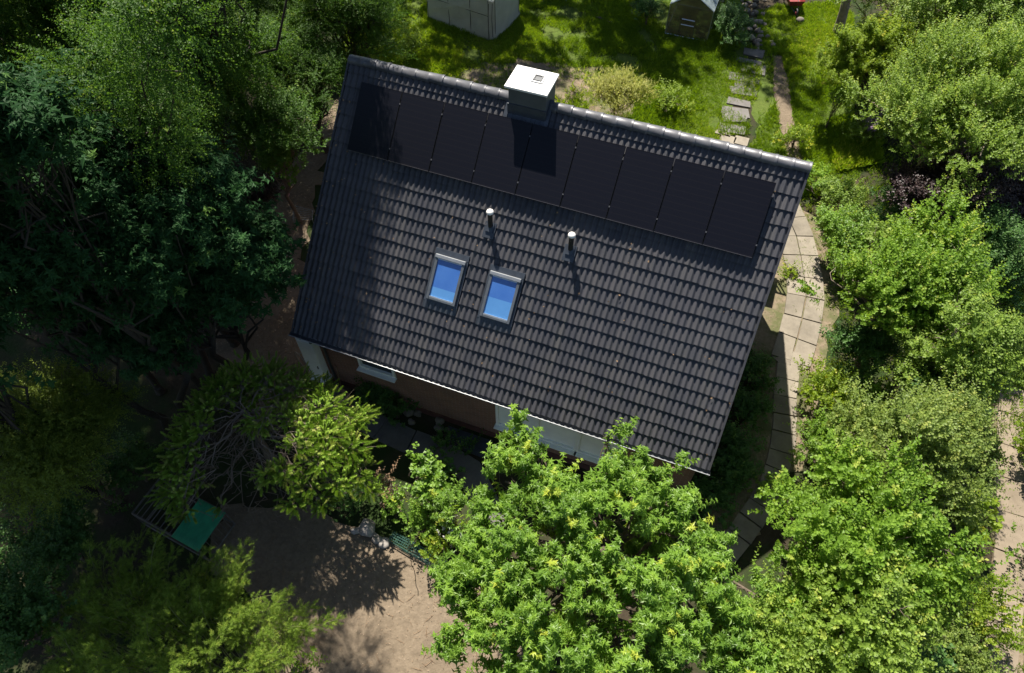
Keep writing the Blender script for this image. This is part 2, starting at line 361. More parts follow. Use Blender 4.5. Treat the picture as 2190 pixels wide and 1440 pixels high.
def trunk_mesh(rng,base,lobes,rad,top,mat,parent,nt=5,twr=.012,name='trunk'):
    """tapered trunk, a limb into each billow and twigs spread through it"""
    mb=MB(); base=np.array(base,float); top=np.array(top,float)
    P=limb(rng,base,top,8,.025); P[0]=base; mb.tube(P,np.linspace(rad*1.15,rad*.28,8),8)
    mb.tube([base-[0,0,.1],base+[0,0,.25]],[rad*1.6,rad*1.15],8)
    for l in lobes:
        c=np.array(l[:3]); h=np.clip((c[2]-base[2])*rng.uniform(.35,.75)/max(.1,top[2]-base[2]),.1,.92)*7
        i=int(h); a=P[i]+(P[min(7,i+1)]-P[i])*(h-i)
        r0=rad*(.5-.28*h/7); Q=limb(rng,a,c,6,.06,.05); mb.tube(Q,np.linspace(r0,r0*.35,6),6)
        for q in range(nt):
            d=rdir(rng,1)[0]; d[2]=abs(d[2])*.8-.1; e=c+d*np.array(l[3:])*rng.uniform(.75,1.05)
            s=Q[rng.integers(3,6)]; mb.tube(limb(rng,s,e,5,.07),np.linspace(max(r0*.3,twr),twr*.4,5),4,cap=False)
    return mb.build(name,mat,parent,smooth=True)

# ------------------------------------------------------------------ ground and paths
def px_poly(pts,z=0.0): return [G(u,v,z)[:2] for u,v in pts]
def wavy(poly,step=.35,amp=.12,seed=0):
    rng=np.random.default_rng(seed); P=np.array(poly); out=[]
    for i in range(len(P)):
        a,b=P[i],P[(i+1)%len(P)]; m=max(2,int(np.linalg.norm(b-a)/step))
        for k in range(m):
            out.append(a+(b-a)*k/m+rng.normal(size=2)*amp)
    return np.array(out)
g=MB(); xs=np.linspace(-140,140,57); gx,gy=np.meshgrid(xs,xs+20,indexing='ij')
idx=np.arange(57*57).reshape(57,57)
g.add(np.stack([gx,gy,np.zeros_like(gx)],-1).reshape(-1,3),np.stack([idx[:-1,:-1],idx[1:,:-1],idx[1:,1:],idx[:-1,1:]],-1).reshape(-1,4))
tag(g.build('ground',M['ground']),kind='structure')
POLY={}
POLY['lawn']=wavy(px_poly([(770,-60),(1590,-60),(1600,100),(1560,260),(1480,420),(1100,420),(740,330),(730,150)]),seed=1)
POLY['rlawn']=wavy(px_poly([(1618,20),(1800,0),(1900,200),(1880,330),(1800,420),(1690,410),(1610,330),(1612,210)]),seed=2)
POLY['flawn']=wavy(px_poly([(2120,560),(2400,480),(2500,900),(2200,1440),(2170,1440),(2200,1000),(2110,800)]),seed=3)
POLY['soil']=wavy(px_poly([(480,1080),(700,1100),(840,1150),(960,1225),(1120,1280),(1180,1600),(430,1600),(540,1300),(450,1180)]),seed=4)
POLY['side']=wavy(px_poly([(745,180),(700,240),(560,470),(430,700),(540,880),(720,900),(760,820),(640,560)]),seed=5)
POLY['right']=wavy(px_poly([(1640,440),(1760,470),(1790,640),(1760,820),(1735,1000),(1690,1010),(1560,1230),(1450,1260),(1480,1150),(1600,900),(1620,560)]),seed=6)
POLY['fpath']=wavy(px_poly([(2140,780),(2200,840),(2190,1500),(2060,1500),(2110,1300),(2120,1150),(2110,950)]),seed=7)
POLY['mid']=wavy(px_poly([(1000,140),(1120,130),(1330,150),(1360,240),(1250,300),(1020,260),(960,180)]),seed=14)
for i,(k,nm,mt) in enumerate((('lawn','lawn_ground','lawn'),('rlawn','side_lawn_ground','lawn'),('flawn','far_lawn_ground','lawn'),('mid','bare_earth','soil_path'),('soil','soil_yard','soil'),('side','soil_strip','soil'),('right','worn_soil','soil_path'),('fpath','earth_path','soil_path'))):
    tag(MB().prism(POLY[k],0,.004*(i+1)).build(nm,M[mt]),kind='structure')
tag(MB().prism(wavy(px_poly([(1652,120),(1672,120),(1690,200),(1700,290),(1722,360),(1690,350),(1668,280),(1655,200)]),.3,.07,31),0,.036).build('worn_track',M['soil']),kind='structure')

def slab_row(name,mat,cl,width,lens,cols=1,gap=.018,z0=0.0,th=.05,seed=0,jit=.01):
    """paving slabs laid one after another along a line"""
    rng=np.random.default_rng(seed); P=np.array([G(u,v)[:2] for u,v in cl]); seg=np.r_[0,np.cumsum(np.linalg.norm(np.diff(P,axis=0),axis=1))]
    mb=MB(); s=0.0; i=0
    f=lambda s:np.array([np.interp(s,seg,P[:,0]),np.interp(s,seg,P[:,1])])
    while s<seg[-1]-.2:
        L=lens*rng.uniform(.9,1.1); a,b=f(s+gap),f(min(seg[-1],s+L-gap))
        ta=norm(f(min(seg[-1],s+.3))-f(max(0,s-.3))); tb=norm(f(min(seg[-1],s+L+.3))-f(max(0,s+L-.3)))
        na,nb=np.array([ta[1],-ta[0]]),np.array([tb[1],-tb[0]])
        for c in range(cols):
            w0=(-.5+c/cols)*width+gap; w1=(-.5+(c+1)/cols)*width-gap; j=rng.normal(size=(4,2))*jit
            zz=z0+th+rng.normal()*.004
            q=np.array([a+na*w0,a+na*w1,b+nb*w1,b+nb*w0])+j
            mb.prism(q,z0-.03,zz,float(np.clip(rng.normal(.5,.25),0,1)))
        s+=L; i+=1
    return tag(mb.build(name,mat,bevel=.008),kind='structure')
slab_row('paved_path',M['slab'],[(1668,430),(1700,500),(1718,580),(1722,640),(1712,700),(1696,750),(1684,800)],1.25,.95,2,seed=1,z0=.03)
slab_row('slab_path',M['slab'],[(1688,752),(1678,850),(1676,920),(1668,985),(1648,1045),(1612,1105),(1568,1165),(1500,1240)],.72,.60,1,seed=2,z0=.03)
slab_row('far_path',M['eslab'],[(2164,830),(2156,1000),(2158,1130),(2154,1260),(2138,1400),(2122,1520)],.80,1.15,1,seed=3,z0=.03)
slab_row('concrete_path',M['dslab'],[(700,850),(790,905),(860,940),(940,968),(1000,1000),(1030,1060),(1060,1140)],.78,1.0,1,seed=4,gap=.008,z0=.03)
# stepping slabs across the lawn: each can be lifted
rows=[(1610,118),(1606,135),(1601,152),(1597,169),(1592,186),(1587,204),(1581,222),(1577,241),(1569,259),(1562,278)]
ordw=['second','third','fourth','fifth','sixth','seventh','eighth','ninth']
for i,(u,v) in enumerate(rows):
    rng=np.random.default_rng(100+i); c=G(u,v); t=norm(G(1600,130)-G(1570,260)); ra=rng.normal()*.07; t=np.array([t[0]*math.cos(ra)-t[1]*math.sin(ra),t[0]*math.sin(ra)+t[1]*math.cos(ra),0]); c=c+np.append(rng.normal(size=2)*.07,0); w=1.08+rng.uniform(-.22,.18); h=.50+rng.uniform(-.07,.06)
    n_=np.array([t[1],-t[0],0]); q=[c+n_*sx*w/2+t*sy*h/2+np.append(rng.normal(size=2)*.05,0) for sx,sy in ((-1,-1),(1,-1),(1,1),(-1,1))]
    mb=MB().prism(q,0,.055+rng.uniform(0,.015),float(rng.random()))
    o=mb.build('stepping_slab',M['dslab'],bevel=.01)
    nm='stepping slab farthest from the house roof, next to the rubble' if i==0 else 'stepping slab closest to the house roof, ending the row' if i==9 else f'{ordw[i-1]} stepping slab counted from the rubble towards the roof'
    tag(o,'weathered grey '+nm,'paving slab','stepping slabs across the lawn')
for i,(u,v,w,h) in enumerate(((1548,283,.62,.5),(1556,300,.6,.5),(1585,303,.55,.5),(1546,312,.6,.45))):
    rng=np.random.default_rng(140+i); c=G(u,v); a=-.36+rng.normal()*.08; R=np.array([[math.cos(a),-math.sin(a)],[math.sin(a),math.cos(a)]])
    q=[c[:2]+R@np.array([sx*w/2,sy*h/2]) for sx,sy in ((-1,-1),(1,-1),(1,1),(-1,1))]
    o=MB().prism(q,0,.05,.9).build('paving_slab',M['slab'],bevel=.01)
    tag(o,['sandy square slab left of the stepping row near the ridge','sandy slab half hidden by the roof ridge below the stepping row','sandy slab right of the others beside the last stepping slab','sandy slab tucked closest to the ridge tiles'][i],'paving slab','sandy slabs by the house')
# ------------------------------------------------------------------ house
TH=math.radians(-20.7847); AL=math.radians(43.92); RIDGE=8.15; LEN=11.466; SLO=7.347
HB=np.array([-4.1212,16.1719,0.])
house=thing('house','dark-tiled gabled brick house with white window bands, seen from above','house',HB,TH)
ex=np.array([math.cos(TH),math.sin(TH),0]); ey=np.array([-math.sin(TH),math.cos(TH),0])
def HW(x,y,z): return HB+ex*x+ey*y+np.array([0,0,z])
CA,SA=math.cos(AL),math.sin(AL)
RS=np.array([0,-CA,-SA]); RN=np.array([0,-SA,CA])
def RF(u,v,h=0.0): return np.array([u,0,RIDGE])+np.asarray(v)[...,None]*RS+np.asarray(h)[...,None]*RN if np.ndim(v) else np.array([u,0,RIDGE])+v*RS+h*RN
RFM=np.array([[1,0,0],RS,RN]).T      # local (u, down slope, normal) -> house axes (v flipped handedness handled by boxes)
def rbox(mb,u0,u1,v0,v1,h0,h1,tint=.5):
    q=np.array([[u,v,h] for h in (h0,h1) for v in (v1,v0) for u in (u0,u1)])
    P=np.array([0,0,RIDGE])+q[:,:1]*np.array([1.,0,0])+q[:,1:2]*RS+q[:,2:]*RN
    mb.add(P,[[0,2,3,1],[4,5,7,6],[0,1,5,4],[1,3,7,5],[3,2,6,7],[2,0,4,6]],tint); return mb
# roof: every course of double-roll tiles as a real stepped wave
rng=np.random.default_rng(5)
mb=MB(); NC=21; cs=SLO/NC; NW=76; per=LEN/NW; SEG=12
us=np.linspace(0,LEN,NW*SEG+1); ph=(us/per)%1.0
wave=(.5+.5*np.cos(2*np.pi*(ph-.42)))**1.25*.040
tile_id=np.minimum((us/(2*per)).astype(int),NW//2-1)
for c in range(NC):
    jz=rng.normal(0,.0032,NW//2)[tile_id]; jv=rng.normal(0,.005,NW//2)[tile_id]; jt=np.clip(rng.normal(.5,.30,NW//2),0,1)[tile_id]
    v0=c*cs-.03; v1=(c+1)*cs+.012
    vs=np.linspace(v0,v1,5); rows=[]
    for q,v in enumerate(vs):
        t=q/4; rows.append(np.array([0,0,RIDGE])+us[:,None]*np.array([1.,0,0])+(v+jv*t)[:,None]*RS+(wave*(.94+.06*t)-.045+.040*t+jz)[:,None]*RN)
    V=np.array(rows); n=len(us)
    i=np.arange(4)[:,None]*n; j=np.arange(n-1)[None]
    mb.add(V.reshape(-1,3),np.stack([i+j,i+n+j,i+n+j+1,i+j+1],-1).reshape(-1,4),np.tile(jt,5))
    f0=V[-1]; f1=f0-.030*RN-.004*RS; F=np.vstack([f0,f1]); j=np.arange(n-1)
    mb.add(F,np.stack([j,j+n,j+n+1,j+1],-1),np.tile(jt*.8,2))
roof=mb.build('roof',M['tile'],house,smooth=True)
# body of the roof under the tiles and the shallower back slope down to a tall rear wall
BY,BZ=3.98,4.75
mb=MB()
prof=[(-SLO*CA+.02,RIDGE-SLO*SA-.10),(0,RIDGE-.12),(BY+.20,BZ-.30),(BY+.20,BZ-.42),(0,RIDGE-.33),(-SLO*CA+.12,RIDGE-SLO*SA-.22)]
V=np.array([[x,y,z] for x in (.03,LEN-.03) for y,z in prof]); n=len(prof)
mb.add(V,[[i,(i+1)%n,n+(i+1)%n,n+i] for i in range(n)])
for o_ in (0,n): mb.add(V[o_:o_+n],[[0,1,4,5],[1,2,3,4]] if o_ else [[5,4,1,0],[4,3,2,1]])
mb.build('roof_deck',M['darkgrey'],house)
mb=MB(); ur=np.linspace(0,LEN,NW*4+1); pw=(.5+.5*np.cos(2*np.pi*(ur/per-.42)))*.04
for c in range(16):
    y0=c*(BY+.3)/16; y1=(c+1)*(BY+.3)/16+.03; zz=lambda y,a:RIDGE-.07+(BZ-RIDGE)*y/BY+a
    V=np.concatenate([np.stack([ur,np.full_like(ur,y0),zz(y0,-.01)+pw],-1),np.stack([ur,np.full_like(ur,y1),zz(y1,.03)+pw],-1),np.stack([ur,np.full_like(ur,y1),zz(y1,0)+pw],-1)])
    n=len(ur); j=np.arange(n-1); mb.add(V,np.concatenate([np.stack([j,j+1,j+n+1,j+n],-1),np.stack([j+n,j+n+1,j+2*n+1,j+2*n],-1)]))
mb.build('rear_roof',M['tile'],house,smooth=True)
# ridge caps: half-round, each overlapping the next
nr=31; pr=LEN/nr
for i in range(nr):
    x0=i*pr-.01; x1=(i+1)*pr+.035
    if x0>4.30 and x1<5.50: continue
    if x0<=4.30<x1 and x1>4.42: x1=4.42
    if x0<5.38<=x1: x0=5.42
    a=np.linspace(-.25,np.pi+.25,14); prs=[]
    dz=rng.normal()*.006
    for x,r in ((x0,.128),(x0+.03,.135),(x1-.07,.142),(x1-.065,.149),(x1,.151)):
        prs.append(np.stack([np.full_like(a,x),np.cos(a)*r,RIDGE-.065+dz+np.sin(a)*r*.88],-1))
    V=np.array(prs); n=14; m=MB(); ii=np.arange(4)[:,None]*n; j=np.arange(n-1)[None]
    m.add(V.reshape(-1,3),np.stack([ii+j,ii+n+j,ii+n+j+1,ii+j+1],-1).reshape(-1,4))
    cvt=V[-1]; m.add(np.vstack([cvt,[[x1,0,RIDGE]]]),np.stack([np.arange(n-1),np.arange(1,n),np.full(n-1,n)],-1))
    m.build('ridge_cap',M['ridge'],roof,smooth=True)
# verge tiles along both gables
for nm_u,(ua,ub) in (('verge',(-.035,.012)),('verge',(LEN-.012,LEN+.035))):
    m=MB()
    for c in range(NC): rbox(m,ua,ub,c*cs,(c+1)*cs+.01,-.16,.012+.012*(c%2)*0)
    m.build(nm_u,M['tile'],roof)
# walls
WY=-SLO*CA+.40; WX0,WX1=.30,LEN-.18; EZ=RIDGE-SLO*SA
mb=MB()
front=[(WX0,1.60,0,2.75)]
def wall_front(mb,x0,x1,z0,z1): mb.box(((x0+x1)/2,WY+.12,(z0+z1)/2),(x1-x0,.24,z1-z0))
HOLES=[(1.60,2.75,1.66,2.42),(5.80,9.35,.95,2.55)]
xs_=[WX0,1.60,2.75,5.80,9.35,WX1]
wall_front(mb,WX0,1.60,0,2.95); wall_front(mb,2.75,5.80,0,2.95); wall_front(mb,9.35,WX1,0,2.95)
wall_front(mb,1.60,2.75,0,1.66); wall_front(mb,1.60,2.75,2.42,2.95); wall_front(mb,5.80,9.35,0,.95); wall_front(mb,5.80,9.35,2.55,2.95)
for x in (WX0+.12,WX1-.12):
    pr_=[(WY+.243,0),(BY-.243,0),(BY-.243,BZ-.42),(0,RIDGE-.40),(WY+.243,EZ+.02)]
    V=np.array([[xx,y,z] for xx in (x-.12,x+.12) for y,z in pr_]); n=5
    mb.add(V,[[i,n+i,n+(i+1)%n,(i+1)%n] for i in range(n)])
    from_ =[[0,1,2],[0,2,3],[0,3,4]]; mb.add(V[:5],[t for t in from_]); mb.add(V[5:],[t[::-1] for t in from_])
mb.box(((WX0+WX1)/2,BY-.12,BZ/2-.21),(WX1-WX0,.24,BZ-.42))
mb.build('wall',M['brick'],house)
m=MB().box(((WX0+WX1)/2,WY-.012,.14),(WX1-WX0,.02,.28)); m.build('plinth',plain('tarred_plinth',(.09,.035,.03),.8),house)
# windows on the front
def window(x0,x1,z0,z1,panel):
    f=MB(); fr=.075; y=WY+.02
    f.box(((x0+x1)/2,y,z0+fr/2),(x1-x0,.16,fr)); f.box(((x0+x1)/2,y,z1-fr/2),(x1-x0,.16,fr))
    f.box((x0+fr/2,y,(z0+z1)/2),(fr,.16,z1-z0-2*fr)); f.box((x1-fr/2,y,(z0+z1)/2),(fr,.16,z1-z0-2*fr))
    w=f.build('window',M['white'],house,bevel=.006)
    zp=z0+fr
    if panel:
        zp=z0+(z1-z0)*.70
        MB().box(((x0+x1)/2,y+.01,(z0+fr+zp)/2),(x1-x0-2*fr,.05,zp-z0-fr)).build('infill_panel',M['white'],w)
    MB().box(((x0+x1)/2,y+.02,(zp+z1-fr)/2),(x1-x0-2*fr,.02,z1-fr-zp)).build('pane',M['dglass'],w)
    MB().box(((x0+x1)/2,WY-.10,z0-.02),(x1-x0+.06,.17,.035)).build('sill',M['white'],w,bevel=.004)
window(1.60,2.75,1.66,2.42,False)
for a in range(3): window(5.80+a*1.1834,5.80+(a+1)*1.1834,.95,2.55,True)
# gutter, downpipe
m=MB(); gx_=np.array([-.06,LEN+.06]); a=np.linspace(np.pi,2*np.pi,12); gy_=-SLO*CA-.060; gz=EZ-.03
prof=np.concatenate([np.stack([np.cos(a)*.066,np.sin(a)*.075],-1),np.stack([np.cos(a[::-1])*.059,np.sin(a[::-1])*.068+.003],-1)])
V=np.array([[x,gy_+p[0],gz+p[1]] for x in gx_ for p in prof]); n=len(prof)
m.add(V,[[i,(i+1)%n,n+(i+1)%n,n+i] for i in range(n)])
for xx in gx_:
    aa=np.stack([np.full(12,xx),gy_+np.cos(a)*.065,gz+np.sin(a)*.074],-1); m.add(aa,[[0,i+1,i] for i in range(1,11)])
for x in np.arange(.3,LEN,.8): m.box((x,gy_-.064,gz-.012),(.03,.012,.05)); m.tube([(x,gy_-.066,gz+.005),(x,gy_+.09,gz+.03)],.006,4)
gt_=m.build('gutter',M['guttergrey'],house,smooth=False)
MB().tube([(-.06,gy_-.066,gz+.004),(LEN+.06,gy_-.066,gz+.004)],.012,8).build('gutter_rim',M['zinc'],gt_,smooth=True)  # sunlit edge put into a paler colour than the shaded trough
MB().box((LEN/2,-SLO*CA+.015,EZ-.11),(LEN-.05,.022,.17)).build('fascia',M['white'],house)
MB().box((LEN/2,-SLO*CA+.21,EZ-.19),(LEN-.1,.36,.02)).build('soffit',M['white'],house)
m=MB().tube([(.55,gy_,gz-.06),(.55,gy_,gz-.16),(.55,WY-.06,gz-.42),(.55,WY-.06,.35),(.55,WY-.06,.2),(.60,WY-.22,.1)],.04,8)
m.build('downpipe',M['darkgrey'],house,smooth=True)
# chimney
ch=MB(); ch.box((4.90,.05,8.11),(.94,.70,1.02)); chim=ch.build('chimney',M['clad'],house,bevel=.006)
MB().box((4.895,.03,8.648),(1.06,.88,.055)).build('cap',M['capwhite'],chim,bevel=.008)
MB().box((5.03,.10,8.690),(.29,.29,.035)).build('flue_collar',M['capwhite'],chim,bevel=.006)
fm=MB()
for sx in (-1,1): fm.box((5.03+sx*.09,.10,8.717),(.03,.21,.02)); fm.box((5.03,  .10+sx*.09,8.717),(.15,.03,.02))
fm.box((5.03,.10,8.709),(.15,.15,.004)); fm.build('flue',M['darkgrey'],chim)
m=MB(); rbox(m,4.36,5.44,.30,.66,.0,.022); rbox(m,4.33,4.425,-.1,.60,.0,.05); rbox(m,5.375,5.47,-.1,.60,.0,.05)
for k in range(9): rbox(m,4.40+k*.118,4.43+k*.118,.32,.66,.02,.034)
m.box((4.90,-.315,7.98),(.98,.02,.34)); m.build('flashing',M['flash'],chim)
# vent pipes
for u,v in ((4.706,3.18),(6.798,3.195)):
    b=RF(u,v,0.0); m=MB(); m.tube([b+[0,0,-.1],b+[0,0,.50]],[.062,.060],14)
    vp=m.build('vent_pipe',M['black'],house,smooth=True)
    c=MB(); a=np.linspace(0,np.pi/2,6)
    c.tube([b+np.array([0,0,.49+.05*t_]) for t_ in (0,.25,.5)]+[b+np.array([0,0,.515+.07*np.sin(q)]) for q in a[1:]],[.086,.094,.094]+[.094*max(.02,np.cos(q)) for q in a[1:]],16)
    c.build('vent_cap',M['capwhite'],vp,smooth=True)
    f=MB(); rbox(f,u-.15,u+.15,v-.12,v+.28,-.005,.030); rbox(f,u-.10,u+.10,v-.12,v+.12,.03,.06); f.build('vent_flashing',M['flash'],vp)
# skylights
for u0,v0,lo in ((3.525,4.19,.75),(5.02,4.215,.55)):
    w,h=.80,1.17; H0,H1=-.02,.085; fr=.072
    f=MB(); rbox(f,u0,u0+fr,v0+.06,v0+h,H0,H1); rbox(f,u0+w-fr,u0+w,v0+.06,v0+h,H0,H1); rbox(f,u0+fr,u0+w-fr,v0+h-fr*.9,v0+h,H0,H1-.008)
    sk=f.build('skylight',M['bluegrey'],house,bevel=.008)
    f=MB(); rbox(f,u0-.012,u0+w+.012,v0-.01,v0+.088,H0,H1+.022); f.build('hood',M['zinc'],sk,bevel=.012)
    for va,vb in ((v0+h-fr*.9-.028,v0+h-fr*.9),(v0+.088,v0+.118)):
        f=MB(); rbox(f,u0+fr,u0+w-fr,va,vb,.03,.074); f.build('glazing_bar',M['alu'],sk)
    sp=v0+.105+(h-.2)*lo; f=MB()
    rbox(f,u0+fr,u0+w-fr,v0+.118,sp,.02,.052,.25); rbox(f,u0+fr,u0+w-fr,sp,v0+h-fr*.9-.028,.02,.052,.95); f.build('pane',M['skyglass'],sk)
    f=MB(); rbox(f,u0-.06,u0-.005,v0-.05,v0+h+.05,-.03,.035); rbox(f,u0+w+.005,u0+w+.06,v0-.05,v0+h+.05,-.03,.035); rbox(f,u0-.06,u0+w+.06,v0-.16,v0-.012,-.03,.04)
    nu=60; uu=np.linspace(u0-.07,u0+w+.07,nu); wv=(.5+.5*np.cos(2*np.pi*(uu/per-.42)))**1.25*.034
    A_=np.array([RF(a_,v0+h+.004,.035) for a_ in uu]); B_=np.array([RF(a_,v0+h+.25,-.002+b_) for a_,b_ in zip(uu,wv)])
    j=np.arange(nu-1); f.add(np.vstack([A_,B_]),np.stack([j,j+nu,j+nu+1,j+1],-1)); f.build('flashing',M['flash'],sk)
# unseen deck and slats added on the rear right for their slatted shadow
bal=MB(); bal.box((LEN-1.2,BY+.7,2.2),(3.0,1.3,.14)); bal.box((LEN+.1,BY+1.25,1.06),(.12,.12,2.12)); bal.box((LEN-2.5,BY+1.25,1.06),(.12,.12,2.12))
b_=bal.build('added_balcony',M['wood'],house)
r_=MB(); r_.box((LEN-1.2,BY+1.3,3.2),(3.0,.06,.06))
for x in np.arange(LEN-2.65,LEN+.3,.14): r_.box((x,BY+1.3,2.72),(.05,.03,.9))
r_.build('added_railing',M['wood'],b_)
# solar panels: nine, clamped a hand above the tiles
PU0,PV0,PWD,PHT,PG=.535,.545,1.134,1.722,.018
plab=['black solar panel at the gable end of the row, crossed by tree shadow','second solar panel from the tree-shaded gable end','third solar panel from the tree-shaded gable end','solar panel just before the one under the chimney shadow','solar panel in the middle of the row, half under the chimney shadow','solar panel just beyond the chimney shadow','third solar panel from the sunny gable end','second solar panel from the sunny gable end','solar panel at the sunny gable end, nearest the paved path']
rng=np.random.default_rng(9)
for i in range(9):
    u0=PU0+i*(PWD+PG); hz=.135
    if i==4: plab[4]='solar panel in the middle of the row, holding most of the chimney shadow'
    org=HW(*RF(u0,PV0,0)); p=thing('solar_panel',plab[i],'solar panel',org,TH,'row of solar panels on the roof')
    def lb(mb,a0,a1,b0,b1,h0,h1):
        q=np.array([[a,b,h] for h in (h0,h1) for b in (b1,b0) for a in (a0,a1)]); P=q[:,:1]*np.array([1.,0,0])+q[:,1:2]*RS+q[:,2:]*RN
        mb.add(P,[[0,2,3,1],[4,5,7,6],[0,1,5,4],[1,3,7,5],[3,2,6,7],[2,0,4,6]]); return mb
    dh=rng.normal()*.003
    lb(MB(),.011,PWD-.011,.011,PHT-.011,hz-.006+dh,hz+dh-.002).build('cell_sheet',M['panel'],p)
    f=MB(); lb(f,0,.011,0,PHT-.014,hz-.035+dh,hz+dh); lb(f,PWD-.011,PWD,0,PHT-.014,hz-.035+dh,hz+dh); lb(f,.011,PWD-.011,0,.011,hz-.035+dh,hz+dh)
    f.build('frame',M['pframe'],p)
    lb(MB(),0,PWD,PHT-.014,PHT,hz-.035+dh,hz+dh+.001).build('bottom_rail',M['pedge'],p)
    for b in (.30,1.42):
        lb(MB(),PWD-.006,PWD+PG+.006,b-.018,b+.018,hz+dh,hz+dh+.006).build('clamp',M['clampgrey'],p)
    for b in (.30,1.42):
        f=MB(); lb(f,-.01,PWD+.01,b-.02,b+.02,.0,hz-.036); f.build('mounting_rail',M['darkgrey'],p)
# ------------------------------------------------------------------ things around the house
# white cabinet at the wall's end, with the hose hung beside it
cb=thing('cabinet','tall white metal cabinet at the shaded corner of the brick wall','cabinet',HW(.12,WY-.16,0),TH)
MB().box((0,0,1.53),(.52,.26,2.05)).build('body',M['white'],cb,bevel=.015)
MB().box((0,-.02,.44),(.56,.36,.12)).build('base',M['white'],cb,bevel=.01)
MB().box((.02,-.137,1.55),(.42,.012,1.85)).build('door',M['white'],cb,bevel=.006)
MB().box((.17,-.155,1.25),(.03,.025,.12)).build('handle',M['darkgrey'],cb)
MB().box((0,.02,.19),(.44,.24,.38)).build('plinth',M['darkgrey'],cb)
cpt=HW(-.32,WY-.22,1.0); t=np.linspace(0,2*np.pi,40)
lp=[cpt+ex*(.26*np.cos(q)-.06*np.sin(q))+np.array([0,0,.52*np.sin(q)])-ey*.10*np.cos(q) for q in t]
h=MB().tube(lp,.018,7,cap=False); h.tube([lp[9],HW(-.10,WY-.12,1.62),HW(-.05,WY-.08,1.9)],.016,7)
tag(h.build('garden_hose',M['hose'],smooth=True),'grey garden hose hanging in a loop beside the white cabinet','hose')
bt=thing('boots','pair of dark tools leaning by the white cabinet and the downpipe','garden tool',HW(.75,WY-.2,0),TH)
MB().tube([(0,0,.02),(.05,.10,1.3)],.017,6).build('shaft',M['wood'],bt); MB().box((0,-.02,.18),(.20,.03,.30)).build('blade',M['darkgrey'],bt)
bt.name='spade'; bt['label']='dark spade leaning on the brick wall beside the downpipe'; bt['category']='spade'
bd=MB().box((0,0,.4),(.28,.03,.8)); o=bd.build('plank',M['wood']); o.location=HW(1.05,WY-.30,0); o.rotation_euler=(.25,0,TH)
tag(o,'short brown plank leaning on the wall between cabinet and window','plank')
# stones
def stone(name,p,r,label,group,seed,mat='stone'):
    rng=np.random.default_rng(seed); n1,n2=12,8; th=np.linspace(0,2*np.pi,n1,endpoint=False); ph=np.linspace(0,np.pi,n2)
    k=rng.normal(size=(6,3)); am=rng.uniform(.04,.12,6)
    d=np.stack([np.sin(ph)[:,None]*np.cos(th)[None],np.sin(ph)[:,None]*np.sin(th)[None],np.repeat(np.cos(ph)[:,None],n1,1)],-1)
    rr=1+sum(a*np.sin(2.2*(d@kk)+i) for i,(a,kk) in enumerate(zip(am,k)))
    V=d*rr[...,None]*r*np.array([rng.uniform(.9,1.3),rng.uniform(.8,1.1),rng.uniform(.6,.8)])
    V[...,2]+=r*.35; a=rng.random()*6; R=np.array([[math.cos(a),-math.sin(a),0],[math.sin(a),math.cos(a),0],[0,0,1]]); V=V@R.T
    i=np.arange(n2-1)[:,None]*n1; j=np.arange(n1)[None]; kx=(j+1)%n1
    m=MB(); m.add(V.reshape(-1,3),np.stack([i+j,i+n1+j,i+n1+kx,i+kx],-1).reshape(-1,4),rng.random())
    o=m.build(name,M[mat],smooth=True); o.location=tuple(p); return tag(o,label,'stone',group)
for i,(u,v,r,l) in enumerate(((762,1137,.13,'small pale stone ending the border row towards the spruce'),(787,1132,.24,'big round grey stone, largest of the bed border'),(803,1146,.09,'small grey stone touching the biggest border stone'),(808,1156,.14,'medium grey stone between the biggest stone and the net roll'),(822,1162,.15,'pale round stone just before the green net roll'),(936,1207,.16,'pale stone beside the rolled net under the maple leaves'),(948,1200,.12,'small sandy stone half under the maple leaves'),(925,1196,.10,'small stone between net roll and maple'))):
    stone('border_stone',G(u,v),r,l,'stones edging the flower bed',200+i)
rs=np.random.default_rng(77); locs=['by the ivy','nearest the ivy','in the middle of the heap','on the path side','by the dark mat','touching the wall plinth','beside the concrete path','at the heap edge','under the wall','between larger stones','topmost of the heap','close to the weeds','away from the wall','smallest of the heap']
for i in range(14):
    u,v=900+rs.uniform(-40,60),890+rs.uniform(-20,30)+ .0; v+= (u-900)*.25
    stone('rubble_stone',G(u,v),rs.uniform(.07,.17),'grey rubble stone in shade under the brick wall','rubble stones under the brick wall',300+i,'rubble')
for i in range(60):
    u,v=1615+rs.normal()*26,45+rs.uniform(-45,62)
    stone('rubble_block',G(u,v),rs.uniform(.06,.17),'brown rubble stone in the heap beyond the stepping slabs','rubble heap beyond the stepping slabs',400+i,'rubble')
st=MB()
# rolled green net
a_,b_=G(838,1148,.13),G(925,1198,.13); ax=norm(b_-a_); sd=np.cross(ax,UPV)
m=MB()
for k in range(15):
    q=k/14*2*np.pi; m.tube([a_+ .15*(np.cos(q)*sd+np.sin(q)*UPV)+ax*0,a_+(b_-a_)*.5+.165*(np.cos(q+.1)*sd+np.sin(q+.1)*UPV),b_+.15*(np.cos(q+.2)*sd+np.sin(q+.2)*UPV)],.007,4)
for k in range(22):
    c=a_+(b_-a_)*k/21; m.tube([c+.155*(np.cos(q)*sd+np.sin(q)*UPV) for q in np.linspace(0,2*np.pi,14)],.004,4,cap=False)
    if k%3==0: m.tube([c+.09*(np.cos(q)*sd+np.sin(q)*UPV) for q in np.linspace(0,2*np.pi,12)],.006,4,cap=False)
tag(m.build('wire_roll',M['greennet']),'roll of green wire netting lying along the flower bed edge','wire roll')
m=MB().tube(limb(np.random.default_rng(3),G(886,1222)+[0,0,.02],G(886,1222)+np.array([0,0,1.0]),6,.006),.009,5)
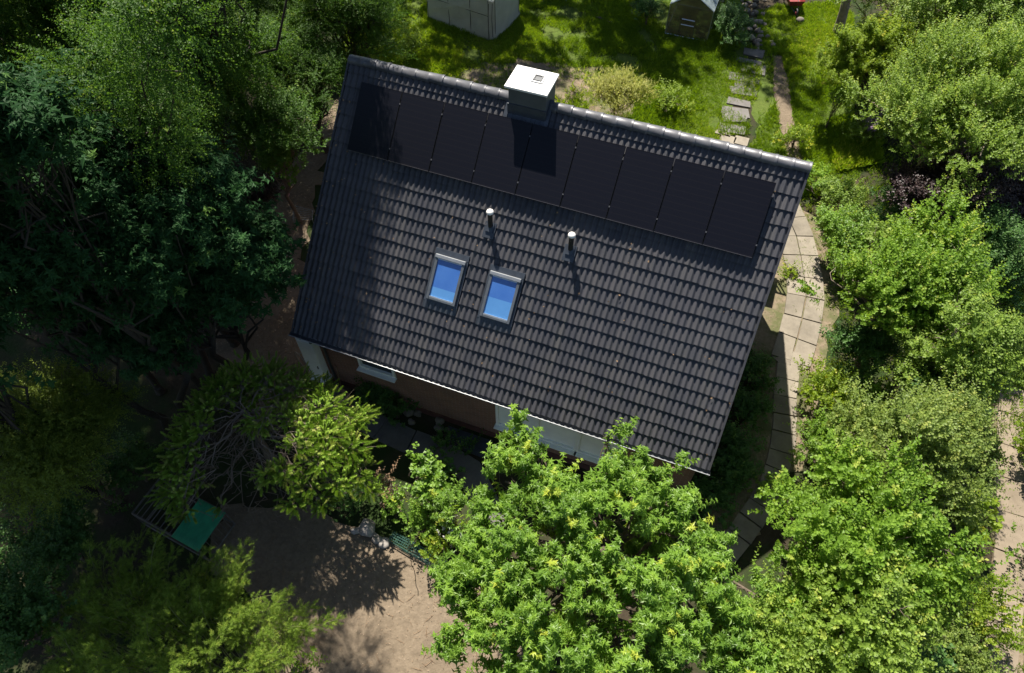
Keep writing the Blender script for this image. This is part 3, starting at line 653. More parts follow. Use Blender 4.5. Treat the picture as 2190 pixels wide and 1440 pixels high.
tag(m.build('garden_stake',M['wood']),'thin brown stake standing in the sunny soil','stake')
tag(MB().prism([HW(4.3,WY-.15,0)[:2],HW(5.7,WY-.15,0)[:2],HW(5.7,WY-.75,0)[:2],HW(4.4,WY-.7,0)[:2]],0,.04).build('rubber_mat',M['flash'],bevel=.01),'dark blue-grey mat on the ground below the brick wall','mat')
# wire rack and rake by the shaded gable
m=MB(); A,B,Cc,D=G(627,440,.25),G(668,450,.25),G(668,470,.25),G(627,470,.25)
for k in range(7):
    t_=k/6; m.tube([A+(D-A)*t_,B+(Cc-B)*t_],.012,4)
m.tube([A,D],.012,4); m.tube([B,Cc],.012,4)
for q in (A,B,Cc,D): m.tube([q,q*np.array([1,1,0])],.012,4)
tag(m.build('wire_rack',plain('grey_wire',(.20,.21,.21),.5,.4)),'low grey wire rack on the soil beside the gable','rack')
rk=thing('rake','rake with red head lying against the shrubs by the gable','rake',G(616,420))
MB().tube([(0,0,.02),(-.25,.55,.35)],.014,5).build('shaft',M['wood'],rk); MB().box((0.02,-.05,.04),(.07,.28,.05)).build('head',M['pink'],rk)
# green pen under the spruce
pz=.85; A,B,Cc,D=[G(u,v,pz) for u,v in ((283,1098),(424,1178),(476,1092),(343,1022))]
B=A+(B-A); Cc=B+(D-A)
pen=thing('animal_pen','slatted wooden pen half covered by a green sheet, in deep shade','pen',A*np.array([1,1,0]))
off=A*np.array([1,1,0]); L_=lambda p:p-off
f=MB()
for p in (A,B,Cc,D): f.tube([L_(p)*np.array([1,1,0]),L_(p)],.03,4)
for p,q in ((A,B),(B,Cc),(Cc,D),(D,A)): f.tube([L_(p),L_(q)],.03,4); f.tube([L_(p)*np.array([1,1,.06]),L_(q)*np.array([1,1,.06])],.025,4)
f.build('frame',M['pen'],pen)
m=MB()
for k in range(1,9):
    t_=k/14; m.tube([L_(A+(B-A)*t_+[0,0,.03]),L_(D+(Cc-D)*t_+[0,0,.03])],.016,4)
m.build('roof_slats',M['pen'],pen)
m=MB()
for k in range(9):
    t_=k/8; p=B+(Cc-B)*t_; m.tube([L_(p)*np.array([1,1,.05]),L_(p)],.010,4)
for k in range(16):
    t_=k/15; p=A+(B-A)*t_; m.tube([L_(p)*np.array([1,1,.05]),L_(p)],.010,4)
m.build('side_bars',M['pen'],pen)
q=[L_(A+(B-A)*t_+(D-A)*s_) for t_,s_ in ((.62,-.03),(1.02,-.03),(1.02,1.0),(.62,1.0))]
nn=24; V=[];
for a in range(nn+1):
    for b in range(7):
        p=q[0]+(q[1]-q[0])*a/nn+(q[3]-q[0])*b/6; V.append(p+[0,0,.055+.010*math.sin(a*2*math.pi/3)])
ii=np.arange(nn)[:,None]*7; jj=np.arange(6)[None]
m=MB(); m.add(V,np.stack([ii+jj,ii+7+jj,ii+8+jj,ii+jj+1],-1).reshape(-1,4)); o=m.build('cover_sheet',M['greensheet'],pen,smooth=True)
sm=o.modifiers.new('Solidify','SOLIDIFY'); sm.thickness=.006
# polythene greenhouse at the top
def plast():
    p0,p1,p2=G(917,41),G(1055,88),G(1100,36); w=np.linalg.norm(p1-p0); xa=norm(p1-p0); ya=np.array([-xa[1],xa[0],0])
    t=thing('polythene_greenhouse','greenhouse of milky plastic sheet on the shaded lawn','greenhouse',p0)
    Wd=w; Dp=2.4; H=1.9; m=MB()
    # rounded-rectangle plan, tapering up to a gable roof
    pl=[(0,0),(Wd*.5,-.03),(Wd-.25,-.02),(Wd,.22),(Wd+.05,Dp*.5),(Wd,Dp),(Wd*.5,Dp),(0,Dp),(-.04,Dp*.5)]
    lv=[(0,1.02),(.5,1.0),(1.2,.99),(H,.97)]; rng=np.random.default_rng(8); ring=[]
    for z,s in lv:
        ring.append([xa*(Wd/2+(a-Wd/2)*s)+ya*(Dp/2+(b-Dp/2)*s)+np.array([0,0,z])+np.append(rng.normal(size=2)*.025*(z>0),0) for a,b in pl])
    R=np.array(ring); n=len(pl); ii=np.arange(len(lv)-1)[:,None]*n; jj=np.arange(n)[None]; kk=(jj+1)%n
    m.add(R.reshape(-1,3),np.stack([ii+jj,ii+kk,ii+n+kk,ii+n+jj],-1).reshape(-1,4)); m.build('wall_sheet',M['poly'],t)
    m=MB(); rg=[xa*(-.03)+ya*Dp*.5+[0,0,H+.55],xa*(Wd+.03)+ya*Dp*.5+[0,0,H+.55]]
    for s in (-.04,Dp+.04):
        e0,e1=xa*(-.05)+ya*s+[0,0,H-.02],xa*(Wd+.05)+ya*s+[0,0,H-.02]; pts=[]
        for a in range(9):
            for b in range(5):
                p=(e0+(e1-e0)*a/8)*(1-b/4)+(rg[0]+(rg[1]-rg[0])*a/8)*(b/4); pts.append(p+[0,0,rng.normal()*.02*(0<b<4)-.05*math.sin(b/4*math.pi)*(.5)])
        ii=np.arange(8)[:,None]*5; jj=np.arange(4)[None]; F=np.stack([ii+jj,ii+5+jj,ii+6+jj,ii+jj+1],-1).reshape(-1,4); m.add(pts,F if s<0 else F[:,::-1])
    for x in (0,Wd):
        m.add([xa*x+[0,0,H],xa*x+ya*Dp+[0,0,H],xa*x+ya*Dp*.5+[0,0,H+.5]],[[0,1,2]])
    m.build('roof_sheet',M['poly'],t)
    m=MB()
    for a,b in ((.02,.02),(Wd*.34,0),(Wd*.67,0),(Wd-.2,-.02),(Wd,.24),(Wd,Dp-.02)):
        m.tube([xa*a+ya*(b-.035),xa*a+ya*(b-.035)+[0,0,H]],.014,5)
    for z in (1.15,): m.tube([xa*0-ya*.045+[0,0,z],xa*(Wd-.2)-ya*.05+[0,0,z]],.010,5)
    m.build('frame',M['darkgrey'],t)
    m=MB()
    for s in (0,.12): m.tube([xa*(Wd-.16+s)-ya*.07+ya*s+[0,0,1.75],xa*(Wd-.20+s)-ya*.075+ya*s+[0,0,1.0],xa*(Wd-.17+s)-ya*.07+ya*s+[0,0,.15]],.012,4)
    m.build('zip',M['black'],t)
plast()
def glasshouse():
    p0,p1=G(1422,72),G(1511,90); xa=norm(p1-p0); ya=np.array([-xa[1],xa[0],0]); Wd=np.linalg.norm(p1-p0); Dp=2.6; H,RH=1.45,2.05
    t=thing('glass_greenhouse','small aluminium greenhouse with grey panes and a gable door on the lawn','greenhouse',p0)
    P=lambda a,b,z:xa*a+ya*b+np.array([0,0,z])
    m=MB(); m.add([P(0,0,0),P(Wd,0,0),P(Wd,0,H),P(0,0,H)],[[0,1,2,3]]); m.add([P(0,0,H),P(Wd,0,H),P(Wd/2,0,RH)],[[0,1,2]])
    m.add([P(0,Dp,0),P(Wd,Dp,0),P(Wd,Dp,H),P(0,Dp,H)],[[3,2,1,0]]); m.add([P(0,Dp,H),P(Wd,Dp,H),P(Wd/2,Dp,RH)],[[2,1,0]])
    m.add([P(0,0,0),P(0,Dp,0),P(0,Dp,H),P(0,0,H)],[[3,2,1,0]]); m.add([P(Wd,0,0),P(Wd,Dp,0),P(Wd,Dp,H),P(Wd,0,H)],[[0,1,2,3]])
    m.build('wall_panes',M['ghwall'],t)
    m=MB(); m.add([P(0,0,H+.02),P(Wd/2,0,RH+.02),P(Wd/2,Dp,RH+.02),P(0,Dp,H+.02)],[[0,1,2,3]]); m.add([P(Wd,0,H+.02),P(Wd/2,0,RH+.02),P(Wd/2,Dp,RH+.02),P(Wd,Dp,H+.02)],[[3,2,1,0]])
    m.build('roof_panes',M['ghroof'],t)
    m=MB()
    for b in (0,Dp):
        for a in (0,Wd): m.tube([P(a,b-.01,0),P(a,b-.01,H)],.022,4)
        m.tube([P(0,b-.01,.03),P(Wd,b-.01,.03)],.025,4); m.tube([P(0,b,H),P(Wd/2,b,RH+.03),P(Wd,b,H)],.022,4)
    for a in (0,Wd): m.tube([P(a,0,H),P(a,Dp,H)],.022,4); m.tube([P(a,0,.03),P(a,Dp,.03)],.022,4)
    m.tube([P(Wd/2,0,RH+.03),P(Wd/2,Dp,RH+.03)],.022,4)
    for k in range(1,4): m.tube([P(0,Dp*k/4,H+.03),P(Wd/2,Dp*k/4,RH+.035),P(Wd,Dp*k/4,H+.03)],.014,4)
    m.build('frame',M['alu'],t)
    d=MB(); d.add([P(.30*Wd,-.03,.06),P(.66*Wd,-.03,.06),P(.66*Wd,-.03,1.42),P(.30*Wd,-.03,1.42)],[[0,1,2,3]]); dd=d.build('door',M['ghwall'],t)
    d=MB()
    for z in (.62,.88): d.tube([P(.33*Wd,-.05,z),P(.63*Wd,-.05,z)],.024,4)
    d.build('door_rail',M['alu'],dd)
glasshouse()
# wheelbarrow (red) and garden table at the top edge
wb=thing('wheelbarrow','red wheelbarrow standing in the shade beside the rubble path','wheelbarrow',G(1692,18))
m=MB(); V=[(-.28,-.4,.35),(.28,-.4,.35),(.36,.45,.35),(-.36,.45,.35),(-.36,-.5,.62),(.36,-.5,.62),(.44,.55,.66),(-.44,.55,.66)]
m.add(V,[[0,3,2,1],[0,1,5,4],[1,2,6,5],[2,3,7,6],[3,0,4,7]]); m.build('tray',M['red'],wb)
m=MB()
for s in (-1,1): m.tube([(s*.05,-.75,.2),(s*.22,-.2,.33),(s*.28,.5,.36),(s*.3,1.1,.55)],.02,6); m.tube([(s*.24,.35,.34),(s*.26,.5,0)],.018,5)
m.build('chassis',M['darkgrey'],wb)
m=MB(); t=np.linspace(0,2*np.pi,20); m.tube([(0,-.75+.17*np.cos(q),.2+.17*np.sin(q)) for q in t],.04,6,cap=False); wh=m.build('wheel',M['black'],wb,smooth=True)
MB().tube([(-.05,-.75,.2),(.05,-.75,.2)],.07,8).build('hub',M['red'],wh)
for s in (-1,1): MB().tube([(s*.3,1.0,.52),(s*.305,1.18,.57)],.028,6).build('grip',M['pink'],wb)
tb=thing('garden_table','blue-grey garden table at the top of the lawn','table',G(1185,-4))
MB().box((0,0,.72),(1.2,.7,.04)).build('tabletop',M['bluebench'],tb,bevel=.01)
for sx in (-1,1):
    for sy in (-1,1): MB().box((sx*.55,sy*.3,.35),(.06,.06,.70)).build('leg',M['bluebench'],tb)
tag(MB().box((0,0,.76),(.35,.25,.07)).build('tray',M['white'],bevel=.01),'white tray on the blue-grey garden table','tray').location=tuple(G(1187,2,0)*np.array([1,1,0])+np.array([0,0,.0]))
m=MB().tube(limb(np.random.default_rng(12),G(1275,40)+[0,0,.06],G(1310,52)+[0,0,.06],5,.03),.05,6)
tag(m.build('log',M['bark']),'dark log lying on the shaded lawn','log')
#@@TREES
# ------------------------------------------------------------------ trees, shrubs and plants
KIND={ # template, leaf length, leaves per shoot, shoot length, leaf area factor, kwargs
 'maple':(T_maple(),.165,12,.50,.36,dict(spread=.9,fwd=.3,droop=.28,tipfrac=.05,flat=.55)),
 'bigmaple':(T_maple(),.22,7,.50,.34,dict(spread=.95,fwd=.2,droop=.15,tipfrac=.02,flat=.9)),
 'small':(T_oval(.40),.086,14,.46,.40,dict(spread=.8,fwd=.55,droop=.05,tipfrac=.07,flat=.35)),
 'fine':(T_oval(.34),.062,16,.55,.34,dict(spread=.75,fwd=.5,droop=.25,tipfrac=.05,curve=.35)),
 'medium':(T_oval(.36),.095,10,.34,.36,dict(spread=.85,fwd=.4,droop=.1,tipfrac=.05)),
 'broad':(T_oval(.45),.13,7,.22,.45,dict(spread=.95,fwd=.3,droop=.1,tipfrac=.05,flat=.9)),
 'tiny':(T_oval(.4),.045,12,.20,.4,dict(spread=.8,fwd=.5,droop=.05,tipfrac=.08)),
}
def crown_mesh(name,mat,parent,rng,lobes,kind,cover,sk=None,lmul=1.0):
    tpl,ls,k,sl,af,kw=KIND[kind]; ls=ls*lmul
    area=sum(4*math.pi*((l[3]*l[4]+l[4]*l[5]+l[3]*l[5])/3) for l in lobes)
    n=max(30,int(cover*area/(af*ls*ls*k)))
    sk=dict(sk or {}); b,d,o,r=shoots(rng,lobes,n,**sk); keep=b[:,2]>.06; b,d=b[keep],d[keep]
    mb=MB(); leafy(mb,rng,tpl,b,d,sl,k,ls,**kw); return mb.build(name,mat,parent)
def tree(name,label,cat,c,R,nl,kind,cover,mat,seed,group=None,base=None,trunk=.10,bark='bark',lr=(.28,.45),fill=.72,sk=None,lmul=1.0,nt=4,lobes=None,low=-.35,part='crown',stem='trunk',twr=.012):
    """one tree or shrub: an Empty at the foot, a trunk with limbs and a crown of separate leaves"""
    rng=np.random.default_rng(seed); c=np.array(c,float); R=np.array(R,float)
    lb=lobes if lobes is not None else lobes_of(rng,c,R,nl,lr,fill,low)
    b=np.array([c[0],c[1],0.]) if base is None else np.array(base,float)
    t=thing(name,label,cat,b,0,group)
    L=[(l[0]-b[0],l[1]-b[1],max(l[2],.12),*l[3:]) for l in lb]; cc=c-b
    trunk_mesh(rng,(0,0,0),L,trunk,cc+np.array([0,0,R[2]*.35]),M[bark],t,nt,twr=twr,name=stem)
    crown_mesh(part,M[mat],t,rng,L,kind,cover,sk,lmul)
    return t
def bush(label,c,R,nl,kind,cover,mat,seed,cat='shrub',name='shrub',group=None,**k):
    k.setdefault('trunk',.03); k.setdefault('nt',3)
    return tree(name,label,cat,c,R,nl,kind,cover,mat,seed,group,part='foliage',stem='stems',**k)

# tall wood to the left of the house (crowns run up out of the frame and shade everything below them)
def tall(label,x,y,z0,z1,R,seed,mat='birch',kind='fine',n=26,cover=.62,lmul=1.25,extra=()):
    rng=np.random.default_rng(seed); lb=[]
    for i in range(n):
        f=((i+rng.random())/n)**1.35; z=z0+(z1-z0)*f; r=R*(1-.35*abs(f-.3)/.7-.35*max(0,f-.6)); a=rng.random()*6.28; q=r*rng.uniform(.25,.85)
        s=R*rng.uniform(.24,.40); lb.append((x+math.cos(a)*q,y+math.sin(a)*q,z,s,s,s*rng.uniform(.7,1.3)))
    return tree('tall_tree',label,'tree',(x,y,(z0+z1)/2),(R,R,(z1-z0)/2),0,kind,cover,mat,seed,'tall trees left of the house',bark='darkbark',trunk=.13,lobes=lb+list(extra),nt=3,lmul=lmul,sk=dict(up=.05,out=.7,jit=.45,hemi=-2))
tall('tall fine-leaved tree overhanging the shaded end of the roof ridge',-9.8,18.6,4.6,17.5,3.1,11,cover=.8,n=56,extra=[(-4.0, 18.0, 11.1, 0.74, 0.75, 0.7), (-4.7, 18.6, 11.25, 0.85, 0.8, 0.85), (-4.2, 17.5, 10.35, 0.55, 0.55, 0.5), (-4.33, 18.0, 11.48, 0.74, 0.75, 0.7), (-5.03, 18.6, 11.63, 0.85, 0.8, 0.85), (-4.53, 17.5, 10.73, 0.55, 0.55, 0.5), (-4.66, 18.0, 11.86, 0.74, 0.75, 0.7), (-5.36, 18.6, 12.01, 0.85, 0.8, 0.85), (-4.86, 17.5, 11.11, 0.55, 0.55, 0.5), (-4.99, 18.0, 12.24, 0.74, 0.75, 0.7), (-5.69, 18.6, 12.39, 0.85, 0.8, 0.85), (-5.19, 17.5, 11.49, 0.55, 0.55, 0.5), (-5.33, 18.0, 12.62, 0.74, 0.75, 0.7), (-6.03, 18.6, 12.78, 0.85, 0.8, 0.85), (-5.53, 17.5, 11.88, 0.55, 0.55, 0.5), (-5.66, 18.0, 13.01, 0.74, 0.75, 0.7), (-6.36, 18.6, 13.16, 0.85, 0.8, 0.85), (-5.86, 17.5, 12.26, 0.55, 0.55, 0.5), (-5.99, 18.0, 13.39, 0.74, 0.75, 0.7), (-6.69, 18.6, 13.54, 0.85, 0.8, 0.85), (-6.19, 17.5, 12.64, 0.55, 0.55, 0.5), (-6.32, 18.0, 13.77, 0.74, 0.75, 0.7), (-7.02, 18.6, 13.92, 0.85, 0.8, 0.85), (-6.52, 17.5, 13.02, 0.55, 0.55, 0.5), (-6.65, 18.0, 14.15, 0.74, 0.75, 0.7), (-7.35, 18.6, 14.3, 0.85, 0.8, 0.85), (-6.85, 17.5, 13.4, 0.55, 0.55, 0.5)])
tall('tall tree standing behind the sunlit corner tree',-11.6,25.5,3.2,17,3.8,12,n=48)
tree('corner_tree','sunlit fine-leaved tree behind the roof corner, beside the polythene greenhouse','tree',(-6.0,24.4,3.6),(2.1,2.3,2.5),22,'fine',.62,'birch',36,trunk=.11,bark='darkbark',sk=dict(up=.05,out=.75,jit=.4))
tall('tall dark tree above the maples, second from the roof',-12.8,22.0,3,20,3.6,13,n=48)
tall('olive-tinted tall tree in the far upper corner of the wood',-18.2,24.5,3,19,4.0,14,'olive',n=48)
tall('tall drooping tree behind the dark maples, third from the roof',-15.0,18.5,5,19,3.2,15,n=48)
tall('tall tree at the frame edge beyond the olive-tinted tree',-20.5,17.5,4,18,3.4,16,n=26,cover=.35)
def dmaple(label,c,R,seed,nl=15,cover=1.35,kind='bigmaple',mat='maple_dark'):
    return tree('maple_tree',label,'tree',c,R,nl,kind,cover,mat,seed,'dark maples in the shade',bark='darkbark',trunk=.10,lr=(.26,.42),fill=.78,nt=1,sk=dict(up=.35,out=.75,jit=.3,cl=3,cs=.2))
tree('corner_tree','fine-leaved tree right at the shaded ridge end, in front of the sunlit corner tree','tree',G(655,165,3.4),(1.7,1.7,2.0),18,'fine',.75,'birch',40,trunk=.10,bark='darkbark',sk=dict(up=.05,out=.75,jit=.4))
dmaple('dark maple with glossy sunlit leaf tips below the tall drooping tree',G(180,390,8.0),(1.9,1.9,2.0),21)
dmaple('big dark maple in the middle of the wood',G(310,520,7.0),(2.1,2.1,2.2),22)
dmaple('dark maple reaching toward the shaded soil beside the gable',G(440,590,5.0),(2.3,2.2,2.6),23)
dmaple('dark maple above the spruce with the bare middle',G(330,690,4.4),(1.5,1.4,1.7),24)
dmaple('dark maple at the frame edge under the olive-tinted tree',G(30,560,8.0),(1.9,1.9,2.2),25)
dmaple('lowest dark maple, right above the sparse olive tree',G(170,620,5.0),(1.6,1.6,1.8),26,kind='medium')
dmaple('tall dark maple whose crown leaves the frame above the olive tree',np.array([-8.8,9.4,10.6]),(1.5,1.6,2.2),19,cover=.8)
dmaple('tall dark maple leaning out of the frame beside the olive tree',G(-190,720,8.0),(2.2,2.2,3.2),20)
tree('small_tree','young tree with pale sunlit leaves between the wood and the gable',  'tree',G(585,310,3.6),(1.6,1.7,1.7),14,'medium',.5,'birch',27,trunk=.07)
tree('birch_tree','tall drooping fine-leaved tree in front of the big dark maple, leaning over the spruce','tree',(-8.2,12.4,8.0),(1.5,1.5,3.0),0,'fine',.85,'birch',28,trunk=.12,bark='darkbark',base=(-8.9,12.9,0),lobes=[(-8.5,12.5,6.0,1.2,1.1,1.0),(-8.0,12.2,7.6,1.15,1.1,1.0),(-7.4,11.9,9.2,1.0,1.0,.9),(-6.9,11.5,10.8,.9,.85,.8),(-5.8,11.2,11.8,.75,.7,.7),(-6.1,10.9,12.3,.65,.6,.6),(-8.8,12.9,8.8,1.1,1.1,1.0),(-8.1,12.1,10.6,.9,.9,.8),(-9.2,12.3,7.0,1.0,1.0,.9),(-5.3,11.0,12.6,.5,.5,.5)],sk=dict(up=-.15,out=.75,jit=.35),nt=2)
tree('corner_tree','mid-green fine-leaved tree left of the sunlit corner tree','tree',G(560,70,3.4),(2.2,2.2,2.4),20,'fine',.7,'birch',37,trunk=.11,bark='darkbark',sk=dict(up=.05,out=.75,jit=.4))
tree('corner_tree','mid-green fine-leaved tree above the tall drooping one','tree',G(380,110,3.8),(2.3,2.2,2.5),20,'fine',.7,'birch',38,trunk=.11,bark='darkbark',sk=dict(up=.05,out=.75,jit=.4))
tree('corner_tree','mid-green fine-leaved tree close to the upper frame corner','tree',G(170,90,4.2),(2.3,2.2,2.6),20,'fine',.7,'birch',39,trunk=.11,bark='darkbark',sk=dict(up=.05,out=.75,jit=.4))
tree('olive_tree','sparse olive-green tree at the frame edge, partly in sun','tree',G(115,955,3.4),(1.9,2.0,1.9),18,'fine',.85,'olive',29,trunk=.09,sk=dict(up=.2,out=.8,jit=.4))
bush('green bush in the lower corner at the frame edge',G(25,1330,2.6),(1.4,1.5,1.4),11,'small',.8,'deep',30)
bush('dark bush between the corner bush and the sparse olive tree',G(120,1160,1.5),(1.5,1.3,1.3),9,'medium',.7,'deep',31)
bush('low red-tinged bush in shade beside the rake',G(560,420,1.0),(1.0,1.1,.8),8,'medium',.6,'purple',32)
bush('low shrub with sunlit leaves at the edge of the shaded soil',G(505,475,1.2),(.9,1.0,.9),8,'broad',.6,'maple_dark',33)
bush('dark bush between the sparse olive tree and the pen',G(285,1000,.9),(1.1,1.0,.8),8,'medium',.7,'deep',35)
bush('dark shrub at the foot of the maples by the soil strip',G(470,640,1.0),(1.2,1.2,.9),8,'medium',.6,'deep',34)

# weeping spruce: bare inside, shoots like bottle brushes at the branch ends
def spruce():
    rng=np.random.default_rng(41); b=G(585,985); t=thing('spruce_tree','wide spruce with a bare twiggy middle and pale bottle-brush shoots','tree',b)
    sprays=[(700,870,3.3,.42),(745,900,3.0,.42),(660,905,3.4,.42),(620,890,3.3,.36),(700,930,3.4,.45),(755,960,3.1,.42),(690,985,3.3,.42),(770,1010,2.7,.36),(640,950,3.6,.34),(730,1030,2.9,.36),(560,905,3.2,.30),(545,900,3.0,.24),(610,1010,3.2,.34),(660,1040,2.9,.34),(570,1015,3.0,.28),(630,1075,2.6,.28),(690,1075,2.5,.26),(785,1050,2.4,.26),
      (470,830,2.9,.46),(520,805,2.9,.48),(580,808,2.9,.48),(640,825,2.8,.44),(430,870,3.0,.44),(410,920,3.1,.44),(388,960,3.1,.42),(372,1010,3.0,.42),(376,1055,2.9,.36),(392,1095,2.8,.22),(600,850,2.4,.40),(690,830,2.3,.34),(770,890,2.4,.34),(545,840,2.4,.4),(455,1000,2.4,.001),(474,1085,2.6,.10),(410,1030,2.6,.30),(500,850,2.5,.3)]
    top=np.array([0,0,2.9]); tm=MB(); tm.tube(limb(rng,(0,0,0),top,7,.012),np.linspace(.13,.05,7),8)
    sh_b=[];sh_d=[]; 
    for (u,v,z,r) in sprays:
        c=G(u,v,z)-b; a=np.array([0,0,min(2.85,c[2]*rng.uniform(.75,1.05)+.1)]); P=limb(rng,a,c,9,.035,.05); tm.tube(P,np.linspace(.019,.007,9),5)
        n=int(96*r*r/.16)+2; 
        if r<.01: continue
        if r<.15: n=6
        hd=norm(np.array([c[0],c[1],0])+1e-6)
        for q in range(n):
            o=rng.normal(size=3)*np.array([.42,.42,.13])*r*1.1; p=c+o; sh_b.append(p); sh_d.append(norm(o*1.3/r+hd*.40+np.array([0,0,.35])+rng.normal(size=3)*.35))
            if q%5==0: tm.tube(limb(rng,P[rng.integers(5,9)],p,4,.06),[.009,.007,.006,.004],4,cap=False)
        for q in range(3):
            s=P[rng.integers(2,6)]; e=s+rng.normal(size=3)*np.array([.5,.5,.25])+hd*.35; Q=limb(rng,s,e,5,.10); tm.tube(Q,np.linspace(.006,.003,5),4,cap=False)
            e2=Q[3]+rng.normal(size=3)*.22; tm.tube(limb(rng,Q[2],e2,4,.1),[.004,.0035,.003,.0025],4,cap=False)
    # bare grey boughs on the open side
    for (u,v,z) in ((470,1105,2.0),(530,1095,2.1),(545,1085,2.0),(590,1100,1.8),(430,1080,2.2),(420,1000,2.2),(440,960,2.3),(480,1040,2.1),(800,1060,1.9),(520,1080,1.9)):
        c=G(u,v,z)-b; P=limb(rng,(0,0,1.6+rng.random()*.8),c,8,.07); tm.tube(P,np.linspace(.020,.008,8),5)
        for q in range(5):
            s=P[rng.integers(3,8)]; e=s+norm(c)*rng.uniform(.15,.45)+rng.normal(size=3)*np.array([.2,.2,.12]); tm.tube(limb(rng,s,e,5,.12),np.linspace(.010,.005,5),4,cap=False)
    tm.build('trunk',M['twig'],t,smooth=True)
    B=np.array(sh_b); D=norm(np.array(sh_d)); n=len(B); mb=MB(); K=120
    ln=rng.uniform(.15,.26,n); young=np.clip(rng.normal(.42,.16,n),0,.75); young=np.where(rng.random(n)<.20,rng.uniform(.78,.92,n),young)
    s=(np.arange(K)+.5)/K; a=norm(np.cross(D,rdir(rng,n))); bb=np.cross(D,a); ang=np.arange(K)*2.4
    rad=np.cos(ang)[None,:,None]*a[:,None]+np.sin(ang)[None,:,None]*bb[:,None]
    pos=B[:,None]+D[:,None]*(s[None]*ln[:,None])[...,None]
    X=.95*rad+.55*D[:,None]+.12*rng.normal(size=(n,K,3)); N=D[:,None]+0*rad
    size=.058*rng.uniform(.6,1.25,(n,K))*(1-.5*np.abs(s-.4))[None]*np.ones((n,1))
    place(mb,T_tri(.14),pos.reshape(-1,3),X.reshape(-1,3),N.reshape(-1,3),size.ravel(),np.clip(np.repeat(young,K)+rng.normal(0,.08,n*K),0,1))
    mb.build('foliage',M['spruce'],t)
spruce()
# bamboo
def bamboo(label,u,v,z,lean,seed,h=1.0,nc=9,mat='bamboo'):
    rng=np.random.default_rng(seed); tip=G(u,v,z); b=np.array([tip[0]-lean[0],tip[1]-lean[1],0.]); t=thing('bamboo_clump',label,'bamboo',b,0,'bamboo clumps in the lower corner')
    cm=MB(); bs=[];ds=[]
    for i in range(nc):
        e=np.array([lean[0],lean[1],z])+rng.normal(size=3)*np.array([.42,.42,.30]); s=np.append(rng.normal(size=2)*.14,0); q=np.linspace(0,1,10)[:,None]
        P=s+(e-s)*np.concatenate([q**1.7,q**1.7,1-(1-q)**1.5],1); cm.tube(P,np.linspace(.014,.004,10),5,cap=False)
        for k in range(46):
            f=1-.62*rng.random()**1.3; x=f*9; a=int(min(8,x)); p=P[a]+(P[a+1]-P[a])*(x-a); tg=norm(P[a+1]-P[a]); sp=.20*math.sin(min(1,(1.08-f)/.45)*1.57)+.03
            d=norm(tg*.8+rdir(rng,1)[0]*.75); bs.append(p+d*sp*rng.uniform(.1,1)); ds.append(norm(d+tg*.3))
    cm.build('canes',M['cane'],t,smooth=True)
    mb=MB(); leafy(mb,rng,T_blade(.055),np.array(bs),np.array(ds),.16,18,.078,tipfrac=.10,spread=.55,fwd=.65,droop=.18,flat=.3); mb.build('foliage',M[mat],t)
bl=[(245,1195,2.8,(.3,.5),'upright bamboo plume beside the pen'),(330,1240,2.6,(.5,.4),'bamboo plume just below the pen'),(400,1262,2.6,(.7,.3),'bamboo plume below the green sheet'),(462,1222,2.1,(.6,.5),'small bamboo plume touching the pen corner'),(520,1235,2.9,(.8,.3),'rounded bamboo plume at the edge of the shaded soil'),(610,1290,2.7,(.9,.3),'sunlit bamboo plume reaching farthest over the soil'),(520,1300,3.0,(.6,.3),'yellow-green bamboo plume left of the farthest one'),(440,1350,3.2,(.4,.2),'bright yellow bamboo plume in the middle of the sunny side'),(555,1375,2.7,(.6,.1),'sunny bamboo plume above the frame edge'),(650,1350,2.5,(.9,.0),'bright bamboo plume hanging over the sunny soil'),(540,1425,2.7,(.5,-.1),'sunny bamboo plume cut by the frame edge'),(420,1425,3.1,(.3,0),'yellow-green bamboo plume at the bottom of the frame'),(330,1290,3.1,(.3,.3),'shaded bamboo plume in the heart of the stand'),(240,1300,3.0,(.1,.3),'shaded bamboo plume left of the heart of the stand'),(170,1260,2.6,(-.1,.3),'feathery dark bamboo plume nearest the bushes'),(150,1340,3.0,(-.2,.2),'dark bamboo plume next to the corner bush'),(240,1390,3.2,(.0,.1),'olive bamboo plume at the lower frame edge'),(330,1400,3.2,(.1,.1),'bamboo plume between olive and yellow plumes at the frame edge'),(150,1425,3.1,(-.2,0),'dark bamboo plume at the lower frame edge'),(400,1290,3.1,(.4,.3),'bamboo plume between the heart of the stand and the sunny side'),(470,1260,2.7,(.5,.3),'half-shaded bamboo plume below the small plume'),(290,1245,2.9,(.2,.4),'dark bamboo plume between the upright one and the heart of the stand')]
for i,(u,v,z,ln,lab) in enumerate(bl): bamboo(lab,u,v,z,ln,500+i,nc=9)

